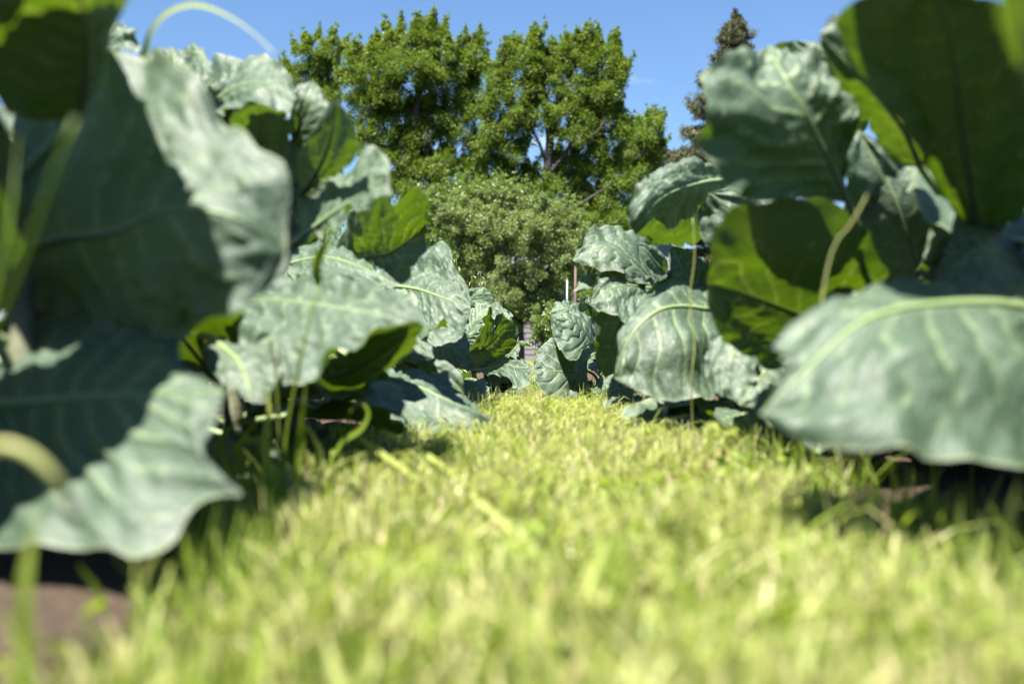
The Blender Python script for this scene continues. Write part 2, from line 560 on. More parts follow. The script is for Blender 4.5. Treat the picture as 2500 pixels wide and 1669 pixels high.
    if petiole is not None:
        pc = catmull(list(petiole) + [mid[0], mid[min(3, nu - 1)]], 14)[:-1]
        path = np.vstack([pc[:-1], mid[::2]])
        npet = len(pc) - 1
    else:
        path = mid[::2]; npet = 0
    rib = rib * 0.85
    r = np.concatenate([np.full(npet, 1.25), np.linspace(1.15, 0.12, len(path) - npet) ** 1.1]) * rib
    V, F = tube_mesh(path, r, 7)
    mesh_obj('midrib', V, F, M_RIB, o)
    return o

class Plant:
    def __init__(self, px, d, label, h=0.22, x=None, k=1.0):
        self.k = k
        p = P(px, HOR, d)
        bx, by = (p[0] if x is None else x), p[1]
        self.base = np.array([bx, by, soil_h(np.array(bx), np.array(by)).item() - 0.01])
        self.o = thing('cabbage_plant', self.base, label, 'cabbage', 'cabbage plants in the two rows')
        self.h = h
        k = catmull([self.base + (0, 0, -0.03), self.base + (0.008, -0.006, h * 0.4), self.base + (-0.004, 0.006, h * 0.8), self.base + (0, 0, h)], 26)
        r = np.linspace(0.021, 0.013, 26) * (1 + 0.10 * np.sin(np.arange(26) * 2.3))
        V, F = tube_mesh(k, r, 10)
        mesh_obj('stem', V, F, M_STEM, self.o)
        self.top = self.base + np.array([0, 0, h])

    def leaf(self, fr, M, L, R, at=None, pet=True, kk=None, **kw):
        k = self.k if kk is None else kk
        M, L, R = [[P(q[0], q[1], q[2] * k, fr) for q in z] for z in (M, L, R)]
        petiole = None
        if pet:
            z = np.clip(M[0][2] - 0.10, self.base[2] + 0.03, self.top[2]) if at is None else self.base[2] + at
            s0 = np.array([self.base[0], self.base[1], z])
            tdir = M[0] - M[1]; tdir /= np.linalg.norm(tdir) + 1e-9
            gap = np.linalg.norm(M[0] - s0)
            petiole = [s0, M[0] + tdir * gap * 0.35 + (s0 - M[0]) * 0.25]
        return build_leaf(self.o, M, L, R, petiole=petiole, **kw)

    def filler(self, az, length, width, e0, e1, at, res=(26, 18), pet=0.3, cup=0.25, **kw):
        """An ordinary leaf: leaves the stem at angle e0 above level and arches to e1 (degrees), az clockwise from +Y."""
        a = math.radians(az)
        out = np.array([math.sin(a), math.cos(a), 0.0]); up = np.array([0, 0, 1.0]); sd = np.array([math.cos(a), -math.sin(a), 0.0])
        p = self.base + np.array([0, 0, at]); pts = [p]; tans = []
        n = 13
        for i in range(n):
            f = i / (n - 1)
            e = math.radians(e0 + (e1 - e0) * f ** 1.3)
            tdir = out * math.cos(e) + up * math.sin(e)
            p = p + tdir * length / n; pts.append(p); tans.append(tdir)
        k = int(pet * n)
        M = pts[k:]
        T = [tans[min(i, n - 1)] for i in range(k, n + 1)]
        L, R = [], []
        m = len(M)
        for i in range(1, m - 1):
            f = i / (m - 1)
            w = width / 2 * (math.sin(math.pi * min(1, f ** 0.75)) ** 0.55) * (0.75 + 0.35 * f)
            nrm = np.cross(sd, T[i])
            if nrm[2] < 0 and e1 > -60: nrm = -nrm
            L.append(M[i] - sd * w + nrm * cup * w * 0.8)
            R.append(M[i] + sd * w + nrm * cup * w * 0.8)
        pt = [pts[0], pts[max(1, k // 2)]]
        return build_leaf(self.o, [M[0], M[m // 3], M[2 * m // 3], M[-1]], L[::2], R[::2], petiole=pt, res=res, **kw)

HI = (96, 72)
MD = (72, 56)

# ---- left row, nearest plant
L1 = Plant(0, 1.08, 'nearest, heavily blurred cabbage at the left edge with big shaded leaves', 0.30, x=-0.55, k=1.38)
L1.leaf('P', [(-70, 650, .86), (140, 588, .79), (280, 566, .73), (415, 512, .68), (560, 525, .66), (700, 600, .68)],
        [(40, 330, .93), (225, 112, .84), (330, 120, .80), (450, 190, .76), (560, 290, .73), (645, 400, .70), (695, 500, .69)],
        [(60, 760, .84), (230, 850, .77), (400, 910, .72), (450, 830, .69), (560, 745, .675), (655, 705, .67), (700, 650, .675)],
        res=MD, ruffle=.05, roll=-.05, blister=1.2, rib=.0075, seed=11, und=.6)
L1.leaf('P', [(-70, 992, .74), (100, 980, .69), (255, 965, .65), (440, 960, .62), (548, 952, .61)],
        [(-60, 800, .88), (100, 735, .86), (240, 705, .82), (400, 745, .75), (450, 880, .67)],
        [(-60, 1320, .62), (100, 1335, .58), (255, 1335, .56), (330, 1360, .55), (425, 1325, .56), (462, 1245, .57), (520, 1210, .57), (592, 1203, .565), (510, 1172, .575), (492, 1110, .58), (525, 1030, .60)],
        res=MD, ruffle=.012, blister=.6, rib=.0075, seed=12, warp=.12, und=.25)
# a tall leaf added out of view, arching over the others to shade them
L1.leaf('P', [(-420, 60, .86), (-200, -60, .76), (20, -90, .70), (250, -70, .68)],
        [(-330, -10, .90), (-120, -30, .88), (80, -40, .84), (240, -45, .76)],
        [(-420, -60, .72), (-200, -200, .62), (40, -230, .58), (230, -160, .60)], seed=131, at=.3)
L1.leaf('P', [(-480, 420, .66), (-420, 280, .58), (-330, 210, .56), (-240, 215, .55)],
        [(-460, 330, .72), (-320, 260, .67), (-240, 240, .60)], [(-560, 300, .62), (-430, 150, .55), (-270, 165, .53)], seed=132, at=.2)  # added out of view at the left to shade the lower leaf
L1.leaf('P', [(-20, 520, .95), (60, 400, .95), (150, 300, .94), (240, 240, .93)],
        [(-80, 400, 1.0), (40, 240, .99), (160, 180, .97)], [(60, 520, .95), (200, 450, .93), (270, 320, .92)], seed=15)
for az, le, wi, e0, e1, at in ((200, .42, .26, 62, -5, .15), (255, .40, .28, 45, -30, .12), (300, .42, .28, 50, -25, .14), (330, .36, .26, 66, 10, .2), (290, .36, .24, 15, -35, .06), (235, .36, .24, 20, -35, .08)):
    L1.filler(az, le * 1.30, wi * 1.30, e0, e1, at)

# ---- left row, second plant
L2 = Plant(0, 1.68, 'tall blurred cabbage with crinkled pale leaves against the sky at upper left', 0.34, x=-0.50, k=1.14)
L2.leaf('D', [(60, 420, 1.62), (210, 330, 1.52), (360, 250, 1.44), (520, 250, 1.40), (650, 330, 1.38)],
        [(60, 240, 1.62), (180, 115, 1.60), (320, 88, 1.56), (480, 78, 1.50), (600, 180, 1.43)],
        [(130, 420, 1.50), (230, 395, 1.42), (320, 390, 1.38), (450, 360, 1.34), (590, 400, 1.34)],
        res=MD, ruffle=.05, blister=2.0, pucker=1.2, seed=21)
L2.leaf('D', [(-40, 260, 1.55), (20, 140, 1.52), (60, 70, 1.50), (160, 130, 1.47)],
        [(-60, 150, 1.58), (-20, 50, 1.56), (70, 30, 1.53)], [(10, 240, 1.48), (90, 230, 1.45), (160, 180, 1.45)], res=MD, ruffle=.06, blister=1.5, seed=22)
L2.leaf('A', [(440, 420, 1.5), (540, 300, 1.48), (600, 190, 1.46), (640, 120, 1.47)],
        [(480, 300, 1.52), (540, 160, 1.52), (590, 110, 1.5)], [(600, 330, 1.43), (720, 270, 1.42), (750, 180, 1.44)], seed=23, ruffle=.10)
L2.leaf('A', [(860, 700, 1.5), (900, 520, 1.46), (960, 380, 1.42), (940, 260, 1.44)],
        [(760, 560, 1.5), (740, 380, 1.46), (800, 270, 1.46)], [(1000, 600, 1.44), (1080, 500, 1.42), (1060, 330, 1.42)], seed=231)
L2.leaf('D', [(460, 1000, 1.60), (450, 780, 1.52), (440, 560, 1.42), (430, 360, 1.32)],
        [(380, 860, 1.55), (300, 620, 1.45), (270, 440, 1.36)], [(600, 900, 1.55), (600, 640, 1.45), (590, 440, 1.35)],
        res=MD, seed=24, veins=.9, ruffle=.05, pucker=2.0)
L2.leaf('D', [(600, 720, 1.55), (670, 480, 1.50), (720, 340, 1.48), (745, 235, 1.50)],
        [(610, 600, 1.5), (620, 420, 1.48), (660, 250, 1.49)], [(690, 640, 1.5), (790, 480, 1.46), (830, 380, 1.46), (800, 290, 1.48)],
        res=MD, seed=25, blister=1.6, pucker=1.6)
L2.leaf('D', [(620, 950, 1.54), (760, 770, 1.42), (840, 580, 1.33), (880, 345, 1.26)],
        [(630, 830, 1.50), (680, 620, 1.40), (780, 460, 1.32), (830, 390, 1.28)],
        [(760, 850, 1.47), (920, 750, 1.37), (1005, 640, 1.30), (970, 470, 1.25)], res=MD, seed=26, veins=.9, pucker=.8, ruffle=.04)
L2.leaf('D', [(650, 1160, 1.44), (760, 1080, 1.40), (880, 990, 1.35), (1040, 880, 1.30), (1190, 780, 1.27)],
        [(630, 960, 1.50), (800, 820, 1.46), (960, 720, 1.42), (1060, 595, 1.38), (1160, 660, 1.31)],
        [(800, 1098, 1.34), (880, 1075, 1.30), (955, 985, 1.28), (1050, 972, 1.26), (1135, 915, 1.25)],
        res=MD, seed=27, ruffle=.07, blister=1.6, roll=.04, rib=.0075)
L2.leaf('D', [(600, 960, 1.6), (660, 1040, 1.55), (720, 1080, 1.5), (770, 1120, 1.47)],
        [(660, 970, 1.56), (740, 1020, 1.5)], [(590, 1100, 1.53), (680, 1180, 1.48)], seed=271)
L2.leaf('E', [(160, 760, 1.78), (400, 690, 1.70), (640, 690, 1.62), (960, 730, 1.52), (1200, 770, 1.47), (1425, 835, 1.45)],
        [(420, 600, 1.80), (570, 550, 1.76), (760, 530, 1.74), (930, 505, 1.72), (1080, 570, 1.65), (1260, 610, 1.56), (1390, 740, 1.48)],
        [(330, 960, 1.58), (560, 1150, 1.46), (740, 1150, 1.43), (850, 1110, 1.42), (900, 1030, 1.42), (1000, 985, 1.42), (1060, 905, 1.42), (1300, 800, 1.43)],
        kk=.90, res=MD, seed=28, ruffle=.06, blister=1.7, warp=.6, rib=.0028, kr=4, pucker=1.5)
L2.leaf('E', [(150, 900, 1.62), (230, 960, 1.56), (330, 1060, 1.50), (400, 1285, 1.44)],
        [(110, 960, 1.60), (105, 1000, 1.56), (150, 1090, 1.51), (260, 1190, 1.46)],
        [(330, 945, 1.56), (380, 1000, 1.52), (490, 870, 1.52), (560, 1010, 1.49), (560, 1150, 1.46), (500, 1270, 1.44)],
        kk=.90, res=MD, seed=29, ruffle=.08, warp=.5)
L2.leaf('E', [(640, 1010, 1.75), (850, 1120, 1.66), (1050, 1070, 1.58), (1250, 940, 1.51), (1415, 838, 1.48)],
        [(760, 1000, 1.66), (900, 1020, 1.58), (1060, 900, 1.52), (1300, 800, 1.46)],
        [(760, 1190, 1.80), (850, 1255, 1.78), (1010, 1230, 1.74), (1220, 1075, 1.66), (1350, 960, 1.57)],
        kk=.96, res=MD, seed=30, ruffle=.03)
for az, le, wi, e0, e1, at in ((200, .36, .26, 55, -20, .10), (255, .42, .28, 45, -30, .14), (300, .42, .28, 50, -25, .18), (335, .38, .26, 60, 0, .2), (25, .34, .26, 40, -20, .12), (60, .26, .22, 10, -25, .08), (150, .3, .22, 0, -25, .07), (110, .28, .2, 30, -30, .08), (290, .36, .24, 15, -35, .06), (235, .36, .24, 20, -35, .08)):
    L2.filler(az, le * 1.20, wi * 1.20, e0, e1, at)

# ---- left row, third plant
L3 = Plant(0, 2.30, 'cabbage with a cupped bright green leaf and a drooping leaf on the grass, left row', 0.24, x=-0.36)
L3.leaf('E', [(960, 500, 2.34), (1080, 430, 2.27), (1200, 410, 2.20), (1310, 340, 2.14), (1425, 230, 2.10)],
        [(890, 400, 2.36), (930, 260, 2.26), (990, 150, 2.14), (1100, 100, 2.04), (1230, 88, 1.98), (1350, 68, 1.95), (1430, 130, 1.98)],
        [(1080, 470, 2.18), (1160, 520, 2.12), (1250, 555, 2.09), (1290, 450, 2.06), (1390, 360, 2.06)],
        res=MD, seed=31, veins=.9, ruffle=.04, roll=.05, pucker=1.5, rib=.007)
L3.leaf('E', [(600, 470, 2.25), (820, 430, 2.16), (1020, 480, 2.09), (1260, 590, 2.03)],
        [(640, 375, 2.32), (880, 358, 2.25), (1000, 405, 2.18), (1130, 490, 2.10)], [(640, 540, 2.14), (840, 520, 2.06), (1000, 560, 2.04), (1180, 610, 2.02)],
        res=MD, seed=32)
L3.leaf('E', [(1060, 1180, 2.30), (1200, 1140, 2.22), (1400, 1200, 2.15), (1600, 1290, 2.12), (1815, 1385, 2.14)],
        [(1140, 1090, 2.34), (1260, 1075, 2.32), (1420, 1085, 2.28), (1560, 1180, 2.22), (1680, 1290, 2.18)],
        [(1080, 1380, 2.13), (1180, 1480, 2.06), (1380, 1480, 2.03), (1560, 1470, 2.03), (1720, 1450, 2.06)],
        res=MD, seed=33, ruffle=.04)
L3.leaf('E', [(1180, 1000, 2.45), (1330, 1060, 2.38), (1480, 1120, 2.34), (1645, 1235, 2.32)],
        [(1280, 960, 2.42), (1450, 1010, 2.36), (1570, 1060, 2.34), (1640, 1150, 2.32)], [(1240, 1080, 2.46), (1400, 1140, 2.42), (1540, 1200, 2.38)], seed=34)
L3.leaf('E', [(1080, 760, 2.45), (1200, 840, 2.36), (1330, 930, 2.30), (1470, 1020, 2.28)],
        [(1200, 740, 2.46), (1340, 830, 2.40), (1440, 920, 2.33)], [(1120, 900, 2.34), (1260, 1010, 2.28), (1370, 1040, 2.26)], seed=35)
for az, le, wi, e0, e1, at in ((200, .34, .26, 40, -40, .08), (255, .42, .28, 45, -30, .14), (300, .40, .28, 50, -25, .18), (345, .34, .26, 60, 0, .18), (25, .30, .24, 50, -10, .15), (290, .36, .24, 15, -35, .06), (150, .28, .22, 20, -40, .08), (100, .26, .2, 20, -30, .08)):
    L3.filler(az, le, wi, e0, e1, at)

# ---- left row, fourth plant
L4 = Plant(0, 2.95, 'cabbage with one blistered grey green leaf, just behind the cupped leaf, left row', 0.22, x=-0.30)
L4.leaf('E', [(1160, 590, 2.90), (1350, 612, 2.76), (1500, 660, 2.66), (1685, 730, 2.60)],
        [(1230, 520, 3.00), (1290, 430, 2.98), (1400, 372, 2.92), (1545, 362, 2.84), (1595, 480, 2.74), (1665, 600, 2.66)],
        [(1300, 770, 2.72), (1400, 870, 2.62), (1485, 962, 2.56), (1610, 900, 2.55), (1670, 810, 2.57)],
        res=MD, seed=41, blister=2.2, ruffle=.05, pucker=1.4, rib=.0075)
L4.leaf('I', [(120, 780, 2.95), (260, 800, 2.86), (400, 850, 2.80), (530, 940, 2.78)],
        [(230, 700, 3.0), (370, 720, 2.95), (480, 690, 2.90), (520, 810, 2.84)], [(200, 900, 2.84), (330, 940, 2.78), (400, 980, 2.76), (490, 1005, 2.76)], res=MD, seed=42)
for az, le, wi, e0, e1, at in ((200, .30, .24, 30, -40, .08), (255, .38, .28, 45, -30, .14), (300, .36, .28, 50, -25, .18), (345, .32, .24, 60, 0, .18), (25, .30, .24, 50, -10, .15), (290, .34, .24, 15, -35, .06), (150, .28, .22, 20, -40, .08)):
    L4.filler(az, le, wi, e0, e1, at)

# ---- left row, the plant in focus
L5 = Plant(0, 3.85, 'sharp cabbage left of the grass lane with a dark cupped leaf facing right', 0.20, x=-0.22)
L5.leaf('I', [(470, 520, 3.95), (540, 400, 3.92), (600, 330, 3.90), (650, 285, 3.92)],
        [(470, 420, 3.97), (495, 320, 3.95), (560, 282, 3.94)], [(600, 430, 3.85), (720, 400, 3.82), (690, 330, 3.84)], res=MD, seed=51)
L5.leaf('I', [(440, 840, 3.86), (520, 700, 3.80), (610, 560, 3.76), (700, 440, 3.80)],
        [(470, 740, 3.92), (500, 560, 3.92), (520, 430, 3.92), (590, 375, 3.92)],
        [(540, 830, 3.72), (620, 740, 3.68), (690, 650, 3.66), (730, 560, 3.68), (790, 470, 3.74), (750, 415, 3.80)],
        res=HI, seed=52, veins=.85, blister=.8, pucker=3.6, nv=11, ruffle=.06)
L5.leaf('I', [(640, 800, 3.84), (710, 690, 3.80), (770, 590, 3.78), (820, 470, 3.80)],
        [(640, 680, 3.86), (700, 540, 3.86), (770, 450, 3.86)], [(740, 740, 3.78), (800, 650, 3.74), (880, 580, 3.72), (882, 510, 3.76)], res=HI, seed=53, veins=.85, blister=2.2)
L5.leaf('I', [(430, 890, 3.82), (590, 850, 3.72), (720, 760, 3.64), (820, 650, 3.58), (900, 585, 3.56)],
        [(520, 840, 3.70), (600, 720, 3.62), (660, 590, 3.56), (698, 455, 3.52), (722, 520, 3.53), (728, 690, 3.56), (810, 555, 3.53)],
        [(530, 960, 3.80), (640, 1010, 3.76), (740, 965, 3.72), (850, 870, 3.66), (930, 780, 3.61), (948, 680, 3.57)],
        res=HI, seed=54, veins=.85, pucker=2.2, nv=8, ruffle=.035, warp=.5, rib=.005)
L5.leaf('I', [(560, 1010, 3.80), (700, 990, 3.70), (830, 960, 3.60), (960, 990, 3.53), (1070, 985, 3.50)],
        [(680, 940, 3.76), (800, 893, 3.68), (910, 905, 3.60), (1010, 930, 3.54)],
        [(700, 1050, 3.64), (800, 1050, 3.57), (880, 1090, 3.52), (960, 1165, 3.48), (1030, 1140, 3.47), (1040, 1080, 3.48)],
        res=HI, seed=55, veins=.85, ruffle=.07, bites=1)
L5.leaf('I', [(620, 980, 3.84), (680, 1060, 3.75), (720, 1160, 3.70), (745, 1275, 3.68)],
        [(640, 1040, 3.78), (650, 1130, 3.72), (690, 1210, 3.69)], [(740, 1000, 3.76), (800, 1080, 3.70), (780, 1190, 3.68)], res=MD, seed=56)
L5.leaf('I', [(700, 1080, 3.95), (780, 1120, 3.86), (860, 1180, 3.80), (930, 1275, 3.77)],
        [(780, 1040, 3.92), (900, 1080, 3.84), (985, 1170, 3.79)], [(720, 1180, 3.86), (760, 1270, 3.78), (840, 1300, 3.76)], res=MD, seed=57)
L5.leaf('I', [(420, 1050, 3.80), (500, 1120, 3.72), (580, 1170, 3.66), (650, 1270, 3.62)],
        [(500, 1040, 3.80), (600, 1090, 3.74), (660, 1170, 3.68)], [(440, 1130, 3.70), (520, 1190, 3.64), (590, 1260, 3.61)], res=MD, seed=58)
L5.leaf('I', [(760, 900, 4.0), (840, 870, 3.98), (900, 830, 3.96), (950, 770, 3.96)],
        [(800, 830, 4.02), (880, 780, 4.0)], [(850, 930, 3.93), (930, 880, 3.92), (960, 820, 3.94)], res=MD, seed=59)
for az, le, wi, e0, e1, at in ((255, .34, .26, 45, -30, .12), (300, .34, .26, 50, -25, .14), (345, .30, .24, 55, 0, .14), (25, .26, .22, 30, -30, .1), (290, .32, .24, 15, -35, .06), (215, .28, .22, 20, -40, .08), (60, .22, .18, 15, -35, .06), (150, .2, .16, -5, -40, .06)):
    L5.filler(az, le, wi, e0, e1, at)

# ---- right row, nearest plant
R1 = Plant(0, 1.25, 'nearest, heavily blurred cabbage at the right edge with a wide pale drooping leaf', 0.34, x=0.66, k=1.46)
R1.leaf('P', [(2600, 775, .74), (2400, 742, .68), (2200, 752, .64), (2080, 800, .62), (1980, 890, .61), (1856, 1010, .605)],
        [(2560, 690, .84), (2400, 690, .80), (2250, 702, .76), (2120, 728, .71), (1960, 775, .67), (1873, 842, .645), (1930, 868, .63), (1905, 945, .61)],
        [(2600, 1120, .58), (2400, 1108, .56), (2180, 1100, .555), (2030, 1092, .56), (1930, 1055, .58)],
        res=MD, seed=61, ruffle=.025, blister=.9, rib=.0085, warp=.25, roll=-.05)
R1.leaf('G', [(1560, 1330, .94), (1490, 950, .86), (1440, 560, .77), (1380, 200, .69), (1290, -70, .64)],
        [(1340, 1010, .88), (1180, 700, .80), (950, 430, .74), (800, 230, .71), (760, 100, .70), (880, 10, .68), (1050, -30, .66)],
        [(1760, 1130, .88), (1900, 800, .80), (1880, 400, .72), (1700, 60, .66), (1500, -60, .64)],
        res=MD, seed=62, veins=.9, ruffle=.05, rib=.007, roll=-.10, blister=1.5, pucker=2.5)
R1.leaf('G', [(1240, 900, .98), (1150, 700, .94), (1040, 560, .90), (900, 400, .87), (700, 180, .86)],
        [(1080, 860, .98), (980, 700, .95), (900, 560, .92), (740, 330, .89)], [(1330, 760, .92), (1200, 480, .88), (1000, 200, .86), (800, 60, .86)], res=MD, seed=63, ruffle=.06)
R1.leaf('P', [(2620, 20, .82), (2480, -60, .74), (2320, -110, .68), (2060, -110, .64)],
        [(2560, -30, .90), (2420, -40, .86), (2260, -50, .80), (2100, -60, .71)], [(2620, -120, .70), (2460, -220, .62), (2260, -240, .58), (2120, -170, .59)], seed=66, at=.3)  # overhead leaf out of view, added to keep the big leaf below in shade
R1.leaf('G', [(1900, 1500, .95), (1700, 1380, .88), (1520, 1330, .84), (1400, 1420, .82)],
        [(1800, 1200, 1.0), (1600, 1080, .96), (1420, 1180, .90)], [(1850, 1600, .86), (1600, 1560, .80), (1450, 1530, .80)], seed=67)
for az, le, wi, e0, e1, at in ((160, .34, .24, 62, 0, .2), (105, .40, .28, 45, -30, .14), (60, .42, .28, 50, -25, .18), (15, .38, .26, 62, 0, .2), (335, .26, .2, 50, -20, .14), (70, .36, .24, 15, -35, .06), (125, .36, .24, 20, -35, .08)):
    R1.filler(az, le * 1.35, wi * 1.35, e0, e1, at)

# ---- right row, second plant
R2 = Plant(0, 1.72, 'cabbage with two large veined upright leaves before the spruce, right row', 0.32, x=0.54, k=1.2)
R2.leaf('G', [(850, 1080, 1.40), (720, 800, 1.34), (620, 590, 1.30), (520, 420, 1.30), (430, 245, 1.36)],
        [(600, 1060, 1.34), (300, 1050, 1.26), (140, 990, 1.21), (85, 840, 1.18), (120, 680, 1.18), (95, 520, 1.19), (115, 350, 1.23), (200, 285, 1.27), (300, 300, 1.32)],
        [(850, 920, 1.38), (870, 680, 1.33), (925, 590, 1.32), (870, 430, 1.33), (760, 340, 1.35), (580, 260, 1.37)],
        kk=1.03, res=MD, seed=71, veins=.9, ruffle=.05, pucker=1.8, blister=1.4, nv=8)
R2.leaf('G', [(900, 800, 1.50), (820, 560, 1.46), (700, 360, 1.44), (560, 218, 1.45)],
        [(760, 640, 1.5), (560, 420, 1.48), (440, 250, 1.47)], [(960, 600, 1.45), (900, 400, 1.42), (740, 235, 1.43)], res=MD, seed=72)
R2.leaf('P', [(2130, 815, 1.38), (1990, 782, 1.30), (1880, 740, 1.24), (1800, 710, 1.20), (1726, 690, 1.18)],
        [(2160, 640, 1.22), (2080, 530, 1.13), (1990, 505, 1.10), (1900, 496, 1.09), (1800, 520, 1.10), (1745, 610, 1.13)],
        [(2060, 860, 1.37), (1960, 890, 1.33), (1900, 898, 1.30), (1820, 865, 1.25), (1750, 790, 1.20)],
        kk=1.24, res=MD, seed=73, veins=.9, ruffle=.03, rib=.006, nv=8, pucker=.8, roll=-.05)
R2.leaf('G', [(1180, 1380, 1.48), (1120, 1150, 1.42), (1030, 950, 1.38), (910, 690, 1.38)],
        [(1000, 1300, 1.45), (840, 1060, 1.38), (840, 820, 1.36)], [(1250, 1180, 1.42), (1150, 900, 1.38), (1030, 780, 1.37)], res=MD, seed=74)
R2.leaf('G', [(1180, 1500, 1.45), (1280, 1380, 1.38), (1360, 1330, 1.34), (1440, 1400, 1.32)],
        [(1180, 1320, 1.46), (1260, 1210, 1.42), (1350, 1240, 1.36)], [(1280, 1500, 1.38), (1400, 1480, 1.33)], seed=75)
R2.leaf('F', [(1120, 900, 1.5), (1100, 1050, 1.46), (1080, 1180, 1.44), (1090, 1290, 1.43)],
        [(1010, 980, 1.5), (960, 1150, 1.46), (1010, 1270, 1.44)], [(1220, 980, 1.46), (1240, 1150, 1.42), (1180, 1270, 1.42)], seed=76)
R2.leaf('H', [(330, 420, 1.5), (260, 560, 1.45), (180, 660, 1.42), (110, 760, 1.4)],
        [(200, 400, 1.5), (60, 540, 1.46), (30, 680, 1.42)], [(420, 560, 1.46), (360, 720, 1.42), (220, 790, 1.4)], seed=77)
for az, le, wi, e0, e1, at in ((165, .34, .26, 50, -20, .12), (105, .40, .28, 45, -30, .14), (60, .42, .28, 50, -25, .18), (15, .38, .26, 60, 0, .2), (335, .28, .22, 50, -20, .14), (70, .36, .24, 15, -35, .06), (125, .36, .24, 20, -35, .08), (205, .26, .2, 20, -40, .08)):
    R2.filler(az, le * 1.20, wi * 1.20, e0, e1, at)

# ---- right row, third plant
R3 = Plant(0, 2.30, 'cabbage with a broad pale grey leaf hanging over the grass, right row middle', 0.26, x=0.44, k=1.06)
R3.leaf('F', [(1110, 130, 2.26), (960, 140, 2.14), (800, 185, 2.04), (690, 260, 1.98), (640, 330, 1.97), (590, 420, 1.99)],
        [(1040, 55, 2.22), (900, 42, 2.16), (760, 50, 2.10), (650, 95, 2.02), (575, 200, 1.97), (545, 310, 1.97)],
        [(1120, 330, 2.36), (1040, 460, 2.36), (850, 475, 2.30), (700, 460, 2.18)],
        res=MD, seed=81, veins=.9, ruffle=.06, pucker=1.2, rib=.007, roll=-.04)
R3.leaf('F', [(1080, 860, 2.12), (960, 815, 2.02), (840, 800, 1.97), (720, 820, 1.93), (620, 890, 1.91), (540, 1010, 1.90), (478, 1180, 1.90)],
        [(1020, 720, 2.24), (880, 690, 2.18), (740, 720, 2.08), (600, 850, 1.97), (515, 980, 1.92)],
        [(1130, 1060, 2.02), (1060, 1210, 1.94), (960, 1305, 1.88), (840, 1305, 1.86), (720, 1295, 1.86), (600, 1250, 1.87), (520, 1215, 1.88)],
        res=HI, seed=82, veins=.85, ruffle=.03, blister=.8, rib=.009, warp=.5, pucker=1.3)
R3.leaf('F', [(1010, 830, 2.24), (930, 720, 2.22), (850, 610, 2.22), (780, 478, 2.25)],
        [(820, 800, 2.16), (640, 760, 2.14), (680, 690, 2.17), (770, 640, 2.20), (765, 540, 2.24)], [(1010, 720, 2.20), (970, 600, 2.20), (870, 505, 2.23)],
        res=MD, seed=83, blister=.6)
R3.leaf('F', [(1060, 900, 2.26), (1010, 1010, 2.16), (960, 1120, 2.12), (930, 1260, 2.10)],
        [(920, 940, 2.2), (860, 1100, 2.12)], [(1150, 1040, 2.2), (1120, 1200, 2.12)], seed=84)
for az, le, wi, e0, e1, at in ((165, .30, .24, 30, -40, .10), (105, .40, .28, 45, -30, .14), (60, .42, .28, 50, -25, .18), (15, .36, .26, 60, 0, .18), (335, .30, .24, 50, -10, .15), (70, .36, .24, 15, -35, .06), (180, .34, .26, 8, -25, .08), (215, .30, .24, 5, -25, .07), (250, .26, .2, 10, -40, .07)):
    R3.filler(az, le, wi, e0, e1, at)

# ---- right row, fourth plant
R4 = Plant(0, 2.95, 'pale crinkled cabbage between the broad hanging leaf and the sharp one, right row', 0.24, x=0.37)
R4.leaf('F', [(760, 760, 2.95), (660, 640, 2.86), (560, 540, 2.80), (420, 480, 2.76), (256, 556, 2.74)],
        [(690, 560, 2.98), (610, 430, 2.95), (520, 385, 2.90), (420, 388, 2.86), (330, 440, 2.80)],
        [(660, 720, 2.80), (580, 670, 2.74), (480, 610, 2.70), (370, 600, 2.70)], res=HI, seed=91, veins=.85, ruffle=.06, blister=1.4, pucker=2.0)
R4.leaf('F', [(740, 720, 2.84), (640, 700, 2.78), (540, 690, 2.72), (430, 720, 2.68), (345, 790, 2.67)],
        [(650, 640, 2.82), (540, 620, 2.77), (400, 625, 2.72), (375, 690, 2.70)],
        [(700, 800, 2.74), (600, 850, 2.67), (545, 892, 2.64), (480, 850, 2.64), (400, 830, 2.65)], res=HI, seed=92, veins=.85, ruffle=.05, blister=1.2, pucker=1.6)
R4.leaf('F', [(430, 760, 2.80), (400, 690, 2.78), (370, 650, 2.76), (256, 722, 2.73)],
        [(390, 630, 2.80), (330, 630, 2.78)], [(420, 720, 2.74), (340, 710, 2.72)], seed=93)
R4.leaf('F', [(640, 740, 2.92), (560, 820, 2.86), (480, 960, 2.82), (430, 1180, 2.84)],
        [(520, 760, 2.80), (400, 830, 2.76), (375, 960, 2.76), (380, 1080, 2.80)],
        [(660, 860, 2.90), (560, 980, 2.88), (520, 1120, 2.87)], res=MD, seed=94, ruffle=.03)
R4.leaf('F', [(760, 640, 2.98), (690, 560, 2.92), (640, 500, 2.89), (556, 455, 2.88)],
        [(700, 680, 2.90), (610, 580, 2.86)], [(760, 560, 2.94), (690, 480, 2.92)], seed=95)
R4.leaf('F', [(520, 1080, 3.0), (490, 1180, 2.95), (500, 1280, 2.92), (480, 1370, 2.9)],
        [(450, 1120, 2.98), (440, 1240, 2.94), (450, 1340, 2.91)], [(580, 1150, 2.96), (570, 1290, 2.9), (530, 1370, 2.9)], seed=96)
for az, le, wi, e0, e1, at in ((165, .28, .22, 20, -40, .08), (105, .38, .28, 45, -30, .14), (60, .38, .28, 50, -25, .18), (15, .34, .26, 60, 0, .18), (335, .28, .22, 40, -20, .12), (70, .36, .24, 15, -35, .06), (205, .26, .2, 5, -45, .07)):
    R4.filler(az, le, wi, e0, e1, at)

